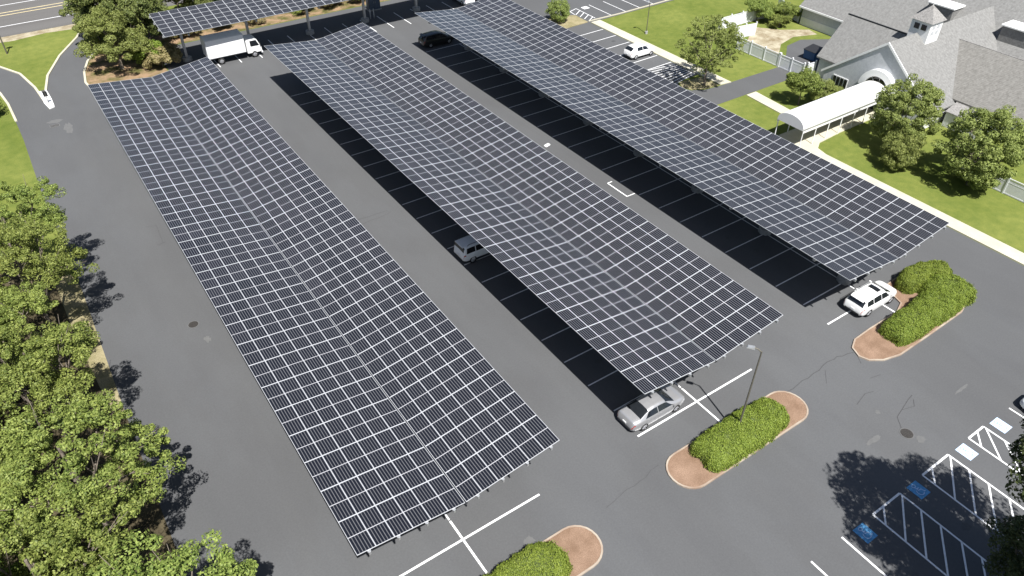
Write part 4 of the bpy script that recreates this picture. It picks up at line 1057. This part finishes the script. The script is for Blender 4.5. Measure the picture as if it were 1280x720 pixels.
    f_ = MB(); f_.tube([(cx, cy, 10.4), (cx, cy, 11.1)], .04, 6); B(f_, 'finial', M['white'], cu)
    for dy in (-.42, .42):
        wn = MB(); wn.box(cx - hwx - .03, cy + dy - .3, 8.05, cx - hwx - .004, cy + dy + .3, 8.65); B(wn, 'window', M['glass'], cu)
    for dx in (-.42, .42):
        for dz in (7.6, 8.25):
            wn = MB(); wn.box(cx + dx - .25, cy - hwx - .03, dz, cx + dx + .25, cy - hwx - .004, dz + .42); B(wn, 'window', M['mutedglass'], cu)
    # arched entrance surround with fan window
    ac, az = 14.9, 2.55
    def arch(mb, r0, r1, xa, xb, n=24):
        for i in range(n):
            a0, a1 = math.pi * i / n, math.pi * (i + 1) / n
            q_ = lambda r, a, x: (x, ac + r * math.cos(a), az + r * math.sin(a))
            mb.hexa([q_(r0, a0, xa), q_(r0, a0, xb), q_(r0, a1, xb), q_(r0, a1, xa)], [q_(r1, a0, xa), q_(r1, a0, xb), q_(r1, a1, xb), q_(r1, a1, xa)])
    a = MB(); arch(a, 1.45, 2.15, 77.2, 77.9); sur = B(a, 'entrance_arch', M['white'])
    a = MB(); arch(a, .02, 1.45, 77.7, 77.85); B(a, 'pane', M['glass'], sur)
    a = MB()
    for k_ in (45, 90, 135): a.tube([(77.67, ac, az), (77.67, ac + 1.45 * math.cos(R(k_)), az + 1.45 * math.sin(R(k_)))], .035, 5)
    arch(a, .70, .77, 77.64, 77.69, 14); a.box(77.6, ac - 1.45, az - .1, 77.75, ac + 1.45, az + .02); B(a, 'mullion', M['white'], sur)
    a = MB(); a.box(77.6, ac - 1.5, 0, 78.12, ac - 1.05, az - .1); a.box(77.6, ac + 1.05, 0, 78.12, ac + 1.5, az - .1); B(a, 'jamb', M['white'])
    a = MB(); a.box(77.75, ac - 1.05, .1, 77.85, ac + 1.05, az - .1); B(a, 'door', M['glass'])
    # four-pane window
    a = MB(); a.box(77.80, 18.6, .95, 77.858, 20.6, 2.15); wf = B(a, 'window', M['white'])
    for i in range(4):
        a = MB(); a.box(77.77, 18.68 + i * .49, 1.05, 77.798, 18.68 + i * .49 + .38, 2.05); B(a, 'pane', M['glass'], wf)
M['mutedglass'] = mat('pale_louvre', (.45, .46, .48), .5)
building()

# entrance awning: white barrel canopy on posts
def awning():
    t = thing('entrance_awning', 'long white barrel-vaulted awning leading to the gabled entrance', 'awning', (63.1, 14.85, 0))
    a = MB(); n = 16; x0, x1 = 0, 14.2; r = 1.65; z0 = 2.25; hh = 1.15; pts = []
    for i in range(n + 1):
        an = math.pi * i / n; pts.append((r * math.cos(an), z0 + hh * math.sin(an) ** .8))
    nx = 13; vs = []
    for j in range(nx + 1):
        sag = 0
        for y, z in pts: vs.append((x0 + (x1 - x0) * j / nx, y, z))
    m = n + 1; fs = [(j * m + i, (j + 1) * m + i, (j + 1) * m + i + 1, j * m + i + 1) for j in range(nx) for i in range(n)]
    a.add(vs, fs, 0, True)
    a.add([(x0, y, z) for y, z in pts], [tuple(range(m))], 0)
    b_ = a.build('fabric_vault', M['fabric'], t); md = b_.modifiers.new('s', 'SOLIDIFY'); md.thickness = .03
    a = MB(); a.box(0, -r - .02, z0 - .28, x1, -r + .0, z0 - .0); a.box(0, r - .0, z0 - .28, x1, r + .02, z0 - .0); a.build('valance', M['fabric'], t)
    for k in range(7):
        x = .15 + k * 2.15
        for s in (-1, 1):
            p = MB(); p.tube([(x, s * (r - .05), 0), (x, s * (r - .05), z0)], .05, 8); p.build('post', M['white'], t)
awning()

# ------------------------------------------------------------------ white vinyl fences
def fence(label, pts, h=1.8, name='vinyl_fence', group='white vinyl fences'):
    t = thing(name, label, 'fence', (pts[0][0], pts[0][1], 0), group=group); ox, oy = pts[0]
    for (a, b) in zip(pts, pts[1:]):
        d = Vector((b[0] - a[0], b[1] - a[1])); Ln = d.length; k = max(1, round(Ln / 2.3)); u = d / Ln; rz = math.atan2(u.y, u.x)
        for i in range(k):
            c = Vector(a) + u * Ln * (i + .5) / k
            pn = MB(); w_ = Ln / k - .13
            pn.cbox((0, 0, h * .44), (w_, .03, h * .8), 0); pn.cbox((0, 0, h * .9), (w_, .07, .09)); pn.cbox((0, 0, .1), (w_, .07, .12)); pn.cbox((0, 0, h * .68), (w_, .05, .07))
            pn.build('panel', M['vinyl'], t, loc=(c.x - ox, c.y - oy, 0), rz=rz)
        for i in range(k + 1):
            if i == k and b != pts[-1]: continue
            c = Vector(a) + u * Ln * i / k
            ps = MB(); ps.cbox((0, 0, h * .5), (.13, .13, h), 0)
            ps.hexa([(-.09, -.09, h), (.09, -.09, h), (.09, .09, h), (-.09, .09, h)], [(-.02, -.02, h + .09), (.02, -.02, h + .09), (.02, .02, h + .09), (-.02, .02, h + .09)])
            ps.build('post', M['vinyl'], t, loc=(c.x - ox, c.y - oy, 0), rz=rz)
fence('white fence along the lawn, left of the driveway gate', [(78.3, 28.8), (78.3, 35.6)])
fence('white double gate panels closing the driveway', [(78.3, 25.0), (78.3, 28.62)], name='yard_gate')
fence('short white fence between the gate and the grey building', [(78.6, 24.7), (79.9, 24.6)], 1.9)
fence('white sunlit fence panel jutting out beside the yard gravel', [(80.6, 38.2), (84.0, 37.6)])
fence('long white fence at the back of the service yard', [(81.2, 41.6), (90.0, 41.3)])
fence('white fence meeting the corner of the grey wall', [(94.6, 42.6), (92.9, 37.5)])
fence('white fence at the right edge of the lawn behind the widest tree', [(72.9, 1.3), (72.9, -12)])
t = thing('dumpster', 'dark blue dumpster beside the building in the service yard', 'dumpster', (83.9, 27.9, 0))
a = MB(); a.hexa([(-.7, -.8, .12), (.7, -.8, .12), (.7, .8, .12), (-.7, .8, .12)], [(-.95, -.85, 1.25), (.75, -.85, 1.5), (.75, .85, 1.5), (-.95, .85, 1.25)]); a.build('bin', M['binblue'], t)
a = MB(); a.hexa([(-1.0, -.9, 1.26), (.8, -.9, 1.51), (.8, .9, 1.51), (-1.0, .9, 1.26)], [(-1.0, -.9, 1.31), (.8, -.9, 1.58), (.8, .9, 1.58), (-1.0, .9, 1.31)]); a.build('lid', M['black'], t)
# patio and benches by the entrance
t = thing('garden_bench', 'white slatted bench beside the awning posts', 'bench', (73.4, 18.0, 0), R(90))
a = MB()
for k in range(4): a.box(-.75, -.2 + k * .12, .42, .75, -.11 + k * .12, .45)
a.build('seat', M['white'], t)
a = MB()
for k in range(3): a.box(-.75, .27, .55 + k * .13, .75, .30, .64 + k * .13)
a.build('backrest', M['white'], t)
for s in (-.68, .68):
    for y in (-.15, .25):
        a = MB(); a.box(s - .03, y - .03, 0, s + .03, y + .03, .42 if y < 0 else .9); a.build('leg', M['white'], t)
